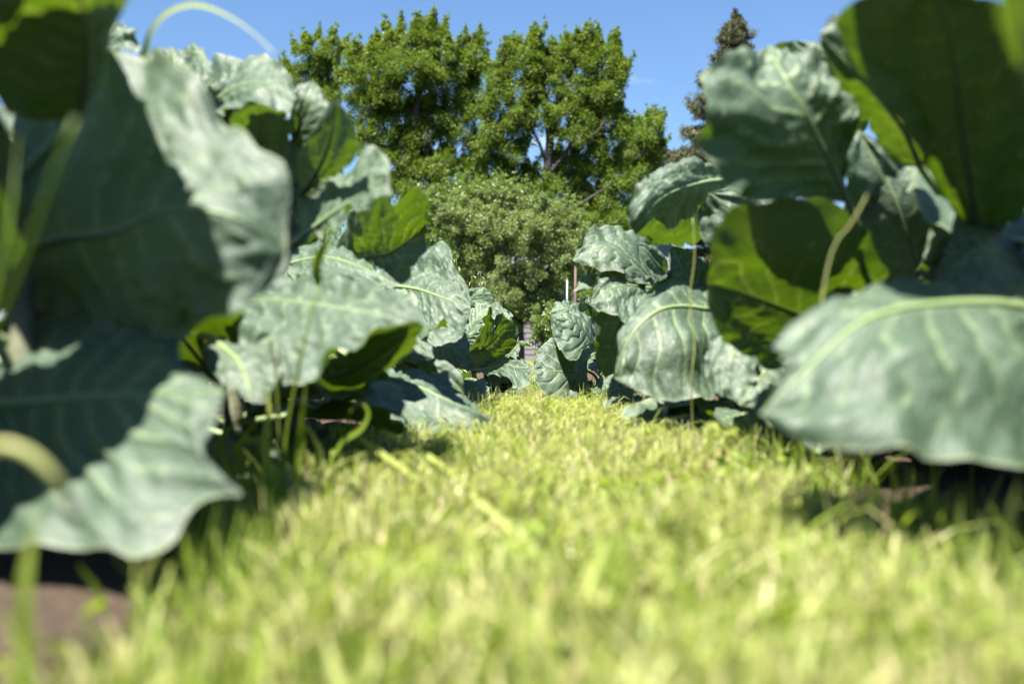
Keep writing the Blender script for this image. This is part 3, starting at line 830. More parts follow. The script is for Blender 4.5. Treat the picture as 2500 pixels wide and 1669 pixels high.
# ---- right row, the plant in focus
R5 = Plant(0, 3.65, 'sharp cabbage right of the grass lane with a round veined leaf facing the camera', 0.20, x=0.27)
R5.leaf('I', [(1500, 600, 3.75), (1440, 520, 3.70), (1350, 470, 3.68), (1228, 505, 3.68)],
        [(1490, 470, 3.78), (1430, 425, 3.76), (1330, 412, 3.74), (1250, 445, 3.71)], [(1470, 560, 3.64), (1390, 530, 3.62), (1300, 520, 3.64)], res=MD, seed=101, blister=2.0, ruffle=.08)
R5.leaf('I', [(1560, 580, 3.72), (1530, 500, 3.68), (1530, 430, 3.66), (1565, 345, 3.68)],
        [(1500, 510, 3.64), (1468, 440, 3.62), (1500, 390, 3.64)], [(1590, 500, 3.68), (1570, 420, 3.66)], seed=102)
R5.leaf('I', [(1640, 860, 3.66), (1570, 740, 3.58), (1490, 640, 3.53), (1400, 575, 3.50), (1310, 540, 3.50), (1232, 532, 3.52)],
        [(1620, 660, 3.70), (1560, 540, 3.68), (1470, 470, 3.65), (1350, 512, 3.58)],
        [(1580, 790, 3.52), (1510, 850, 3.44), (1440, 932, 3.38), (1370, 900, 3.38), (1310, 830, 3.40), (1250, 700, 3.44), (1228, 590, 3.48)],
        res=HI, seed=103, veins=.85, pucker=3.6, nv=9, blister=.35, ruffle=.04, rib=.0055, warp=.5)
R5.leaf('I', [(1520, 1010, 3.56), (1430, 1018, 3.50), (1320, 1022, 3.45), (1200, 1020, 3.42), (1084, 1010, 3.42)],
        [(1480, 900, 3.58), (1380, 830, 3.56), (1250, 748, 3.53), (1150, 800, 3.49), (1088, 900, 3.45)],
        [(1520, 1180, 3.46), (1460, 1235, 3.42), (1380, 1262, 3.39), (1250, 1245, 3.37), (1140, 1185, 3.37), (1088, 1090, 3.39)],
        res=HI, seed=104, veins=.85, pucker=2.6, nv=6, blister=.35, ruffle=.02, rib=.0050, warp=.35)
R5.leaf('I', [(1640, 860, 3.60), (1580, 880, 3.52), (1500, 960, 3.46), (1500, 1120, 3.44), (1580, 1315, 3.46)],
        [(1600, 770, 3.58), (1510, 795, 3.50), (1445, 890, 3.44), (1432, 1000, 3.42), (1450, 1110, 3.42), (1500, 1230, 3.44)],
        [(1640, 890, 3.52), (1560, 950, 3.46), (1545, 1060, 3.45), (1575, 1200, 3.46)],
        res=HI, seed=105, veins=.85, pucker=4.0, nv=12, ruffle=.06, warp=.4)
R5.leaf('I', [(1680, 1060, 3.60), (1660, 1130, 3.56), (1650, 1200, 3.54), (1640, 1270, 3.53)],
        [(1630, 1100, 3.58), (1610, 1210, 3.54)], [(1720, 1130, 3.56), (1700, 1240, 3.53)], seed=106, res=MD, blister=2)
R5.leaf('I', [(1330, 1150, 3.72), (1320, 1230, 3.66), (1300, 1280, 3.62), (1230, 1300, 3.6)],
        [(1260, 1180, 3.7), (1220, 1260, 3.63)], [(1420, 1230, 3.66), (1400, 1310, 3.6)], seed=107)
for az, le, wi, e0, e1, at in ((105, .34, .26, 45, -30, .12), (60, .34, .26, 50, -25, .14), (15, .30, .24, 55, 0, .14), (335, .26, .22, 30, -30, .1), (70, .32, .24, 15, -35, .06), (150, .28, .22, 20, -40, .08), (300, .2, .16, 15, -35, .06), (205, .2, .16, -5, -40, .06)):
    R5.filler(az, le, wi, e0, e1, at)

# ---- plants farther up the rows and one beside the camera on either side
for x, d, lab in ((-.30, 4.9, 'farther cabbage peeping out behind the sharp one of the left row'),
                  (.36, 4.7, 'farther cabbage hidden behind the sharp one of the right row')):
    p = Plant(0, d, lab, 0.2, x=x)
    for k in range(11):
        p.filler(k * 137.5, random.uniform(.26, .36), random.uniform(.2, .27), random.uniform(10, 65), random.uniform(-40, 0), random.uniform(.06, .18))
L0 = Plant(0, .22, 'cabbage beside the camera, its dark leaf leaning in at the top left corner', 0.28, x=-.64)
L0.leaf('P', [(185, 300, .52), (215, 170, .48), (205, 30, .44), (150, -110, .40)],
        [(90, 290, .52), (-40, 230, .49), (-190, 60, .44), (-160, -120, .40)],
        [(228, 200, .51), (285, 10, .47), (310, -80, .44), (250, -140, .41)], kk=1.9, res=MD, ruffle=.04, veins=.9, pucker=2.5, seed=13, rib=.006)
for az, le, wi, e0, e1, at in ((200, .40, .28, 60, -10, .2), (255, .42, .3, 45, -30, .18), (300, .42, .3, 50, -25, .2), (280, .36, .24, 15, -35, .08), (100, .30, .22, 76, 20, .28)):
    L0.filler(az, le, wi, e0, e1, at)
R0 = Plant(0, .55, 'cabbage beside the camera, its pale leaf leaning in at the top right corner', 0.28, x=.66)
R0.leaf('G', [(1850, 420, .56), (1790, 200, .50), (1760, 20, .46), (1740, -120, .44)],
        [(1740, 330, .54), (1660, 130, .49), (1640, 0, .46)], [(1950, 300, .54), (1950, 50, .48)], seed=64)
for az, le, wi, e0, e1, at in ((160, .36, .26, 60, -10, .2), (105, .42, .3, 45, -30, .18), (60, .42, .3, 50, -25, .2), (15, .38, .28, 60, 0, .24), (80, .36, .24, 15, -35, .08), (330, .28, .2, 70, 20, .28)):
    R0.filler(az, le, wi, e0, e1, at)
# ---- the next rows on either side close the view under the leaves
for x, d, lab in ((-1.15, .9, 'dim cabbage of the outer left row behind the nearest one'), (-1.2, 1.65, 'dim cabbage of the outer left row behind the tall crinkled one'), (-1.1, 2.4, 'dim cabbage of the outer left row behind the cupped green leaf'), (-1.05, 3.2, 'dim cabbage of the outer left row behind the blistered leaf'),
                  (1.25, 1.0, 'dim cabbage of the outer right row behind the nearest one'), (1.2, 1.8, 'dim cabbage of the outer right row behind the two veined leaves'), (1.15, 2.6, 'dim cabbage of the outer right row behind the broad hanging leaf'), (1.1, 3.4, 'dim cabbage of the outer right row behind the pale crinkled one')):
    p = Plant(0, d, lab, 0.38, x=x)
    for j in range(15):
        p.filler(j * 137.5, random.uniform(.42, .58), random.uniform(.30, .40), (74, 48, 20)[j % 3] + random.uniform(-8, 8), random.uniform(-35, 5), (.34, .24, .10)[j % 3] + random.uniform(-.04, .04))
for x, y, lab in ((-.74, -.50, 'unseen cabbage of the left row just behind the camera'), (.62, -.36, 'unseen cabbage of the right row just behind the camera'), (-.62, -1.2, 'unseen cabbage of the left row two places behind the camera'), (.64, -1.15, 'unseen cabbage of the right row two places behind the camera')):  # rows carried on out of view, added to block low sky light
    p = Plant(0, 1, lab, 0.38, x=x)
    dy = y - p.base[1]
    p.base[1] = y; p.o.location[1] = y; ORG[p.o.name][1] = y
    for j in range(14):
        az = j * 137.5
        toward = math.cos(math.radians(az - (90 if x < 0 else 270)))
        le = random.uniform(.42, .56) * (0.7 if toward > .3 else 1)
        p.filler(az, le, random.uniform(.30, .40), (74, 48, 20)[j % 3] + random.uniform(-8, 8), random.uniform(-35, 5), (.34, .24, .10)[j % 3] + random.uniform(-.04, .04))
# one more leaf added out of view to shade the corner leaf, and back leaves that close the gaps in the right row
build_leaf(L0.o, [np.array(v) for v in ((-.68, .62, .44), (-.62, .68, .53), (-.52, .72, .56), (-.40, .73, .55))], [np.array(v) for v in ((-.64, .76, .50), (-.54, .81, .55), (-.43, .78, .56))], [np.array(v) for v in ((-.64, .60, .50), (-.54, .63, .55), (-.43, .67, .55))], petiole=[L0.top - (0, 0, .05), L0.top + (.0, .14, .08)], seed=140)
R2.leaf('P', [(2260, 800, 1.75), (2230, 640, 1.70), (2190, 500, 1.66), (2140, 380, 1.66)], [(2120, 720, 1.75), (2060, 560, 1.70), (2080, 430, 1.68)], [(2380, 700, 1.70), (2360, 520, 1.66), (2260, 400, 1.66)], kk=1.0, seed=171)
R2.leaf('P', [(2420, 860, 1.7), (2420, 700, 1.62), (2420, 560, 1.58), (2400, 440, 1.58)], [(2290, 780, 1.7), (2260, 620, 1.62), (2310, 490, 1.6)], [(2560, 760, 1.66), (2560, 580, 1.6)], kk=1.0, seed=172)
R3.leaf('P', [(1960, 760, 2.3), (1900, 640, 2.26), (1820, 540, 2.24), (1730, 470, 2.24)], [(1830, 720, 2.3), (1740, 620, 2.26), (1700, 530, 2.25)], [(2030, 640, 2.26), (1960, 520, 2.24), (1840, 450, 2.24)], kk=1.0, seed=173)
L2.leaf('D', [(300, 1200, 1.75), (420, 960, 1.72), (520, 760, 1.7), (600, 560, 1.7)], [(240, 1000, 1.75), (330, 760, 1.72), (470, 580, 1.7)], [(480, 1150, 1.72), (640, 940, 1.7), (700, 700, 1.7)], kk=1.0, seed=174)
L2.leaf('D', [(560, 1200, 1.85), (700, 1020, 1.82), (820, 860, 1.8), (900, 700, 1.8)], [(560, 1040, 1.85), (640, 860, 1.82), (800, 720, 1.8)], [(720, 1180, 1.82), (880, 1040, 1.8), (950, 860, 1.8)], kk=1.0, seed=175)
L2.leaf('P', [(455, 470, 1.80), (505, 370, 1.77), (560, 280, 1.75), (610, 190, 1.75)], [(430, 350, 1.8), (470, 260, 1.78), (540, 200, 1.76)], [(560, 430, 1.76), (640, 330, 1.74), (650, 240, 1.74)], kk=1.0, seed=176)
for az, le in ((175, .22), (235, .20), (30, .24)):
    R5.filler(az, le, .18, 12, -25, .05)
for az, le in ((120, .22), (80, .2), (180, .24)):
    L5.filler(az, le, .18, 10, -25, .05)

# ------------------------------------------------------------------ grass
def blades(xy, z, h, w, lean, azl, tone, seg=3, curl=0.5):
    """many thin blades at once -> V, F, tone"""
    n = len(h)
    az = RNG.uniform(0, 2 * math.pi, n)                    # facing
    side = np.stack([np.cos(az), np.sin(az), np.zeros(n)], -1)
    ld = np.stack([np.cos(azl), np.sin(azl), np.zeros(n)], -1)
    rows = []
    for k in range(seg + 1):
        f = k / seg
        c = np.stack([xy[:, 0], xy[:, 1], z], -1) + ld * (h * lean * (f ** (1 + curl)))[:, None] + np.array([0, 0, 1.0]) * (h * f * np.sqrt(np.maximum(0.05, 1 - (lean * f) ** 2 * 0.6)))[:, None]
        ww = w * (1 - 0.72 * f ** 2) * 0.5
        rows.append(c - side * ww[:, None]); rows.append(c + side * ww[:, None])
    V = np.stack(rows, 1).reshape(-1, 3)
    m = 2 * (seg + 1)
    b = (np.arange(n) * m)[:, None]
    F = np.concatenate([b + np.array([[2 * k, 2 * k + 1, 2 * k + 3, 2 * k + 2]]) for k in range(seg)], 0)
    return V, F, np.repeat(tone, m)

def lane_left(y):  return -0.265 + 0.16 * np.clip(1.05 - y, 0, .28) + 0.03 * np.sin(y * 3.1) + 0.02 * np.sin(y * 7.7 + 1) + np.clip((y - 1.5) * 0.03, 0, .12)
def lane_right(y): return 0.335 + 0.03 * np.sin(y * 2.6 + 2) + 0.02 * np.sin(y * 8.1) - np.clip((y - 1.5) * 0.05, 0, .16)

def scatter(n, y0, y1, spill=0.06):
    y = RNG.uniform(y0, y1, n)
    f = RNG.uniform(0, 1, n)
    a, b = lane_left(y), lane_right(y)
    x = a + (b - a) * f
    out = RNG.random(n) < 0.16
    x = np.where(out, x + RNG.normal(0, spill, n), x)
    return np.stack([x, y], -1)

pieces = []
for n, y0, y1, hh, ww in ((13000, 0.26, 1.0, 0.052, 0.0058), (17000, 1.0, 2.1, 0.048, 0.0046), (30000, 2.1, 4.4, 0.042, 0.0034), (26000, 4.4, 9.0, 0.040, 0.0050), (12000, 9.0, 24.0, 0.05, 0.012)):
    xy = scatter(n, y0, y1)
    if y0 > 5:
        xy[:, 0] = RNG.uniform(-1.0, 1.0, n) * (1 if y0 < 9 else 1.6)
    patch = value_noise(xy[:, 0] * 11 + 50, xy[:, 1] * 11, 5) * 0.6 + value_noise(xy[:, 0] * 4 + 9, xy[:, 1] * 4, 6) * 0.4
    h = hh * RNG.uniform(0.45, 1.25, n) * (0.45 + 1.1 * patch)
    w = ww * RNG.uniform(0.6, 1.35, n)
    tone = np.clip(0.56 + 0.50 * (patch - 0.5) + RNG.normal(0, 0.17, n), 0.02, 0.93)
    dry = RNG.random(n) < 0.20
    tone[dry] = RNG.uniform(0.76, 0.98, dry.sum())
    straw = (value_noise(xy[:, 0] * 7 + 31, xy[:, 1] * 7, 9) > 0.74) & (xy[:, 1] > 1.3)
    tone = np.where(straw & (RNG.random(n) < .6), RNG.uniform(.8, 1.0, n), tone)
    lean = np.abs(RNG.normal(0.25, 0.30, n)).clip(0, 1.15)
    lean[dry] += 0.3
    z = soil_h(xy[:, 0], xy[:, 1]) - 0.004
    z = np.where((np.abs(xy[:, 0]) > 1.85) | (xy[:, 1] > 13), -0.03, z)
    pieces.append(blades(xy, z, h, w, lean.clip(0, 1.3), RNG.uniform(0, 6.28, n), tone))
# sparse taller tufts along the feet of the rows
n = 5200
y = RNG.uniform(0.45, 4.6, n)
sd = RNG.random(n) < 0.5
x = np.where(sd, lane_left(y) - np.abs(RNG.normal(0, .07, n)), lane_right(y) + np.abs(RNG.normal(0, .08, n)))
keep = ~((x < -0.25) & (y < 0.85))
x, y = x[keep], y[keep]; n = len(x)
xy = np.stack([x, y], -1)
pieces.append(blades(xy, soil_h(x, y) - .004, RNG.uniform(.03, .085, n), RNG.uniform(.002, .0042, n), np.abs(RNG.normal(.3, .3, n)).clip(0, 1.1), RNG.uniform(0, 6.28, n), np.clip(RNG.normal(.35, .18, n), 0, .9)))
n = 1500
xy = scatter(n, 0.5, 3.2)
pieces.append(blades(xy, soil_h(xy[:, 0], xy[:, 1]) + .012, RNG.uniform(.05, .105, n), RNG.uniform(.0024, .0046, n), RNG.uniform(.9, 1.35, n), RNG.normal(-.9, .5, n), np.clip(RNG.normal(.56, .14, n), .2, .95), 4, .2))
n = 900
y = RNG.uniform(2.2, 5.2, n)
x = lane_left(y) + (lane_right(y) - lane_left(y)) * RNG.beta(.5, .5, n)
pieces.append(blades(np.stack([x, y], -1), soil_h(x, y) - .004, RNG.uniform(.05, .095, n), RNG.uniform(.0016, .0032, n), np.abs(RNG.normal(.12, .15, n)).clip(0, 1), RNG.uniform(0, 6.28, n), np.clip(RNG.normal(.66, .12, n), 0, .95)))
off = 0; Vs, Fs, Ts = [], [], []
for V, F, t in pieces:
    Vs.append(V); Fs.append(F + off); Ts.append(t); off += len(V)
o = mesh_obj('lane_grass', np.vstack(Vs), np.vstack(Fs), M_GRASS, attrs={'tone': np.concatenate(Ts)})
tag(o, 'short mown yellow green grass covering the lane between the rows', 'grass', kind='stuff')

# small round-leaved weeds and clover among the grass
def weedlets(n, y0, y1, size):
    xy = scatter(n, y0, y1, 0.12)
    z = soil_h(xy[:, 0], xy[:, 1]) + RNG.uniform(.008, .035, n)
    k = 6
    nz = np.stack([RNG.normal(0, .45, n), RNG.normal(0, .45, n), np.ones(n)], -1); nz /= np.linalg.norm(nz, axis=1)[:, None]
    a = np.cross(nz, np.array([.3, .9, .1])); a /= np.linalg.norm(a, axis=1)[:, None]
    b = np.cross(nz, a)
    s = size * RNG.uniform(.5, 1.4, n)
    V = []
    for i in range(k):
        t = 2 * math.pi * i / k
        V.append(np.stack([xy[:, 0], xy[:, 1], z], -1) + a * (s * math.cos(t) * (1.5))[:, None] + b * (s * math.sin(t))[:, None])
    V = np.stack(V, 1).reshape(-1, 3)
    F = (np.arange(n) * k)[:, None] + np.arange(k)[None]
    return V, F, np.repeat(np.clip(RNG.normal(.3, .18, n), 0, .8), k)
parts = [weedlets(1500, .4, 1.5, .005), weedlets(1600, 1.5, 4.5, .005)]
off = 0; Vs, Fs, Ts = [], [], []
for V, F, t in parts:
    Vs.append(V); Fs.append(F + off); Ts.append(t); off += len(V)
o = mesh_obj('low_weeds', np.vstack(Vs), np.vstack(Fs), M_GRASS, attrs={'tone': np.concatenate(Ts)}, smooth=False)
tag(o, 'tiny leafy weeds and clover mixed into the lane grass', 'weeds', kind='stuff')

# ---- single grass plants one can pick out
def ribbon(path, w, tone, tilt=0.0, fold=0.25, n=26, blunt=0.1):
    c = catmull(path, n)
    T = np.gradient(c, axis=0); T /= np.linalg.norm(T, axis=1)[:, None]
    view = np.array([math.sin(tilt), -math.cos(tilt), 0.15])
    sd = np.cross(T, view); sd /= np.linalg.norm(sd, axis=1)[:, None] + 1e-9
    nn = np.cross(sd, T)
    f = np.linspace(0, 1, n)
    ww = w * 0.5 * np.maximum(blunt, np.minimum(1, (1 - f) * 2.4)) * np.minimum(1, 0.5 + f * 4)
    V = np.stack([c - sd * ww[:, None] + nn * (ww * fold)[:, None], c, c + sd * ww[:, None] + nn * (ww * fold)[:, None]], 1).reshape(-1, 3)
    return V, grid_faces(n, 3), np.full(len(V), tone)

def grass_plant(name, label, cat, base, items, group=None):
    t = thing(name, base, label, cat, group)
    for it in items:
        kind, path, w, tone = it[:4]
        if kind == 'blade':
            V, F, tn = ribbon(path, w, tone, *(it[4:]))
        else:
            c = catmull(path, 30)
            V, F = tube_mesh(c, np.linspace(w, w * .5, 30) / 2, 6)
            tn = np.full(len(V), tone)
        mesh_obj(kind, V, F, M_GRASS, t, attrs={'tone': tn})
    return t

def foot(px, d):
    p = P(px, HOR, d); return np.array([p[0], p[1], -0.005])
b0 = foot(690, 1.27)
grass_plant('grass_clump', 'tall grass clump with a long bent stalk before the left row', 'grass plant', b0, [
    ('stalk', [b0] + Q([(600, 1500, 1.26), (640, 1250, 1.25), (700, 960, 1.24), (760, 720, 1.24), (800, 580, 1.25)], 'E'), .0050, .35),
    ('blade', Q([(790, 600, 1.25), (780, 480, 1.24), (830, 360, 1.22), (905, 255, 1.21)], 'E'), .012, .30),
    ('stalk', [b0 + (.006, 0, 0)] + Q([(560, 1480, 1.26), (550, 1280, 1.25), (530, 1050, 1.24), (500, 900, 1.23)], 'E'), .0055, .50),
    ('blade', [b0 + (.01, 0, 0)] + Q([(690, 1500, 1.24), (700, 1300, 1.22), (720, 1150, 1.21)], 'E'), .011, .42),
    ('blade', [b0 + (-.01, 0, 0)] + Q([(480, 1500, 1.26), (500, 1350, 1.26), (490, 1180, 1.26)], 'E'), .012, .55),
    ('blade', [b0 + (-.02, .01, 0)] + Q([(330, 1540, 1.27), (400, 1430, 1.26), (480, 1330, 1.25)], 'E'), .006, .25),
    ('blade', [b0 + (-.03, 0, 0)] + Q([(210, 1530, 1.25), (290, 1420, 1.24), (380, 1400, 1.23), (440, 1470, 1.22)], 'E'), .006, .2),
    ('blade', [b0 + (-.03, 0, 0)] + Q([(300, 1560, 1.25), (420, 1500, 1.22), (510, 1530, 1.2), (560, 1640, 1.18)], 'E'), .006, .22),
    ('blade', [b0 + (.03, .02, 0)] + Q([(940, 1510, 1.3), (1040, 1440, 1.3), (1085, 1340, 1.3), (1030, 1275, 1.3), (980, 1330, 1.3), (960, 1400, 1.3)], 'E'), .007, .32),
    ('blade', [b0 + (.02, 0, 0)] + Q([(800, 1600, 1.24), (760, 1480, 1.23), (690, 1400, 1.22)], 'E'), .009, .6)])

b1 = foot(-260, .60)
grass_plant('grass_plant', 'yellow green stalks rising through the dark leaves at the left edge', 'grass plant', b1, [
    ('stalk', [b1] + Q([(-120, 1100, .57), (-30, 850, .54), (50, 660, .52), (100, 520, .51), (150, 380, .50), (185, 290, .50)]), .0055, .06),
    ('blade', [b1 + (.0, .01, 0)] + Q([(-60, 900, .60), (20, 560, .60), (45, 330, .62)]), .006, .05)])
b2 = foot(240, 1.30)
grass_plant('grass_shoot', 'single arched pale grass blade against the sky at top left', 'grass plant', b2, [
    ('blade', [b2, P(250, 800, 1.28), P(300, 400, 1.25)] + Q([(790, 300, 1.18), (850, 140, 1.14), (960, 52, 1.10), (1080, 30, 1.07), (1210, 70, 1.05), (1360, 160, 1.04), (1500, 290, 1.03)], 'A'), .015, .60, 0.0, .2, 70)])
b3 = foot(-150, .46)
grass_plant('drooping_weed', 'thick yellow stem bending down over the large leaf, bottom left', 'weed', b3, [
    ('stalk', [b3] + Q([(-120, 1010, .46), (-40, 955, .45), (60, 960, .45), (150, 1000, .45), (240, 1080, .45), (310, 1190, .455), (365, 1310, .46)], 'B'), .0085, .72)])
b4 = foot(80, .52)
grass_plant('grass_shoot', 'upright blurred blade standing before the ragged lower leaf, bottom left', 'grass plant', b4, [
    ('blade', [b4, P(62, 1430, .50), P(75, 1330, .50), P(95, 1225, .50)], .010, .45)])
b5 = foot(2180, 1.62 / 2)
b5 = foot(1690, 1.7)
grass_plant('grass_plant', 'thin pale stalk standing before the broad hanging leaf, right row', 'grass plant', b5, [
    ('stalk', [b5] + Q([(895, 1500, 1.72), (890, 1180, 1.7), (905, 980, 1.7), (880, 760, 1.7), (905, 540, 1.7), (895, 330, 1.7)], 'F'), .0030, .66)])
b6 = foot(2100, 1.12)
grass_plant('grass_plant', 'pale slanting stalk among the veined leaves at upper right', 'grass plant', b6, [
    ('stalk', [b6, P(2000, 900, 1.1)] + Q([(780, 1300, 1.08), (860, 1200, 1.07), (950, 1040, 1.06), (1010, 900, 1.06), (1060, 780, 1.06)], 'G'), .0042, .74)])
# fallen and upright blades in front
for nm, lab, pts, w, tone in (
        ('grass_shoot', 'long pale grass blade lying toward the lane, upper of two', [(865, 1060, 1.36), (930, 1105, 1.32), (1040, 1180, 1.22), (1130, 1240, 1.12)], .008, .60),
        ('grass_shoot', 'long pale grass blade lying toward the lane, lower of two', [(930, 1050, 1.42), (1010, 1090, 1.38), (1100, 1150, 1.29), (1190, 1225, 1.16)], .008, .62),
        ('grass_shoot', 'broad straw coloured blade slanting through the blurred foreground grass', [(1150, 1205, 1.05), (1260, 1305, .90), (1370, 1425, .76), (1450, 1555, .66)], .008, .66),
        ('grass_shoot', 'tallest upright blade in the blurred grass, bottom right corner', [(2420, 1520, .66), (2440, 1400, .64), (2460, 1270, .62), (2490, 1165, .61)], .012, .62),
        ('grass_shoot', 'upright blade in the shade, second from the bottom right corner', [(2370, 1520, .68), (2385, 1400, .67), (2400, 1250, .66)], .011, .70),
        ('grass_shoot', 'upright shaded blade, third from the bottom right corner', [(2330, 1450, .74), (2338, 1340, .73), (2345, 1215, .72)], .011, .5),
        ('grass_shoot', 'white tipped upright blade in the middle of the lane', [(1640, 1230, 1.25), (1632, 1170, 1.25), (1620, 1130, 1.25)], .009, .88)):
    q = Q(pts)
    g = np.array([q[0][0], q[0][1], -0.005])
    if 'upright' in lab: q = [g] + q
    grass_plant(nm, lab, 'grass plant', g, [('blade', q, w, tone)])

# broad-leaved weeds at the foot of the right row
def weed(label, base, hgt, nst, seed, spread=.5, leaf=.016, tone=.45):
    r = np.random.default_rng(seed)
    t = thing('leafy_weed', base, label, 'weed', 'weeds at the foot of the rows')
    for k in range(nst):
        az = r.uniform(0, 6.28); ln = r.uniform(.05, spread)
        e = np.array([math.cos(az), math.sin(az), 0])
        h = hgt * r.uniform(.55, 1)
        pth = [base, base + e * h * ln * .3 + (0, 0, h * .5), base + e * h * ln + (0, 0, h)]
        c = catmull(pth, 14)
        V, F = tube_mesh(c, np.linspace(.0012, .0006, 14), 5)
        st = mesh_obj('stem', V, F, M_GRASS, t, attrs={'tone': np.full(len(V), tone + .1)})
        for j in range(5, 14, 2):
            for q in (0, 1):
                a = r.uniform(0, 6.28); d = np.array([math.cos(a), math.sin(a), r.uniform(-.1, .7)])
                l = leaf * r.uniform(.6, 1.3)
                V, F, tn = ribbon([c[j], c[j] + d * l * .5 + (0, 0, l * .1), c[j] + d * l], l * .45, float(np.clip(r.normal(tone, .12), 0, .9)), 0, .2, 7)
                mesh_obj('leaf', V, F, M_GRASS, st, attrs={'tone': tn})
    return t
weed('small leafy weed in the gap under the broad hanging leaf', foot(1760, 1.50), .095, 8, 1, .5, .018, .5)
weed('low leafy weed at the lane edge beside the wide pale leaf', foot(1840, 1.35), .055, 7, 2, .9, .020, .36)
weed('leafy weed at the shaded foot of the nearest right cabbage', foot(1960, 1.25), .055, 7, 3, 1.0, .020, .36)
weed('tiny weed at the foot of the sharp right cabbage', foot(1475, 3.4), .06, 5, 4, .8, .02, .55)
weed('small weed between the grass clump and the lane on the left', foot(640, 1.12), .06, 6, 5, .9, .024, .35)

# wild oats behind the left row
def oats(label, base, tops, seed):
    r = np.random.default_rng(seed)
    t = thing('wild_oat', base, label, 'wild oat', 'wild oats behind the left row')
    for tp in tops:
        c = catmull([base, base * .5 + tp * .5 + (0, 0, .03), tp], 24)
        V, F = tube_mesh(c, np.linspace(.0016, .0007, 24), 5)
        st = mesh_obj('stalk', V, F, M_GRASS, t, attrs={'tone': np.full(len(V), .6)})
        for j in range(15, 24):
            if j < 23 and r.random() < .3: continue
            d = np.array([r.uniform(-1, 1), r.uniform(-.5, .5), -r.uniform(.5, 1.5)]); d /= np.linalg.norm(d)
            q = c[j] + np.array([d[0] * .018, d[1] * .018, -.004]); e = q + d * np.array([.4, .4, 1]) * .022
            k = catmull([c[j], q, (q + e) / 2, e], 10)
            V, F = tube_mesh(k, np.array([.0004, .0004, .0005, .0012, .0022, .0026, .0024, .0018, .0010, .0003]), 5)
            mesh_obj('spikelet', V, F, M_OAT, st)
    return t
ob = foot(1140, 4.15)
oats('thin wild oat with hanging husks left of the dark cupped leaf', ob, [P(405, 40, 4.1, 'I'), P(425, 110, 4.1, 'I')], 3)
oats('wild oat with nodding husks above the sharp left cabbage', foot(1165, 4.2), [P(540, 190, 4.15, 'I'), P(620, 150, 4.15, 'I'), P(660, 240, 4.15, 'I')], 4)

# ------------------------------------------------------------------ trees and far things
def leaf_cloud(centres, radii, per, size, tone_c, rng, aspect=2.4, up=0.5):
    """rhombic leaves gathered round cluster centres"""
    k = len(centres)
    cnt = np.maximum(3, (per * np.minimum(1.3, (radii / (np.median(radii))) ** 2))).astype(int)
    idx = np.repeat(np.arange(k), cnt)
    n = len(idx)
    g = rng.normal(0, 1, (n, 3)); g /= np.linalg.norm(g, axis=1)[:, None]
    rr = rng.random(n) ** 0.5
    p = centres[idx] + g * (radii[idx] * rr)[:, None] * np.array([1, 1, .85])
    d = g * .8 + rng.normal(0, .6, (n, 3)) + np.array([0, 0, -.15]); d /= np.linalg.norm(d, axis=1)[:, None]
    nn = rng.normal(0, .55, (n, 3)) + np.array([0, 0, up]) + g * .4
    sd = np.cross(d, nn); sd /= np.linalg.norm(sd, axis=1)[:, None] + 1e-9
    s = size * rng.uniform(.6, 1.35, n)
    nrm = np.cross(sd, d)
    a = p - d * (s * .5)[:, None]; b = p + sd * (s / aspect * .5)[:, None] + nrm * (s * .06)[:, None]
    c = p + d * (s * .5)[:, None]; e = p - sd * (s / aspect * .5)[:, None] + nrm * (s * .06)[:, None]
    V = np.stack([(a + b) * .5 - sd * (s / aspect * .22)[:, None], (b + e) * .5 + sd * (s / aspect * .75)[:, None], c], 1).reshape(-1, 3)
    F = (np.arange(n) * 3)[:, None] + np.arange(3)[None]
    t = np.clip(tone_c[idx] + rng.normal(0, .20, n), 0, 1)
    return V, F, np.repeat(t, 3)

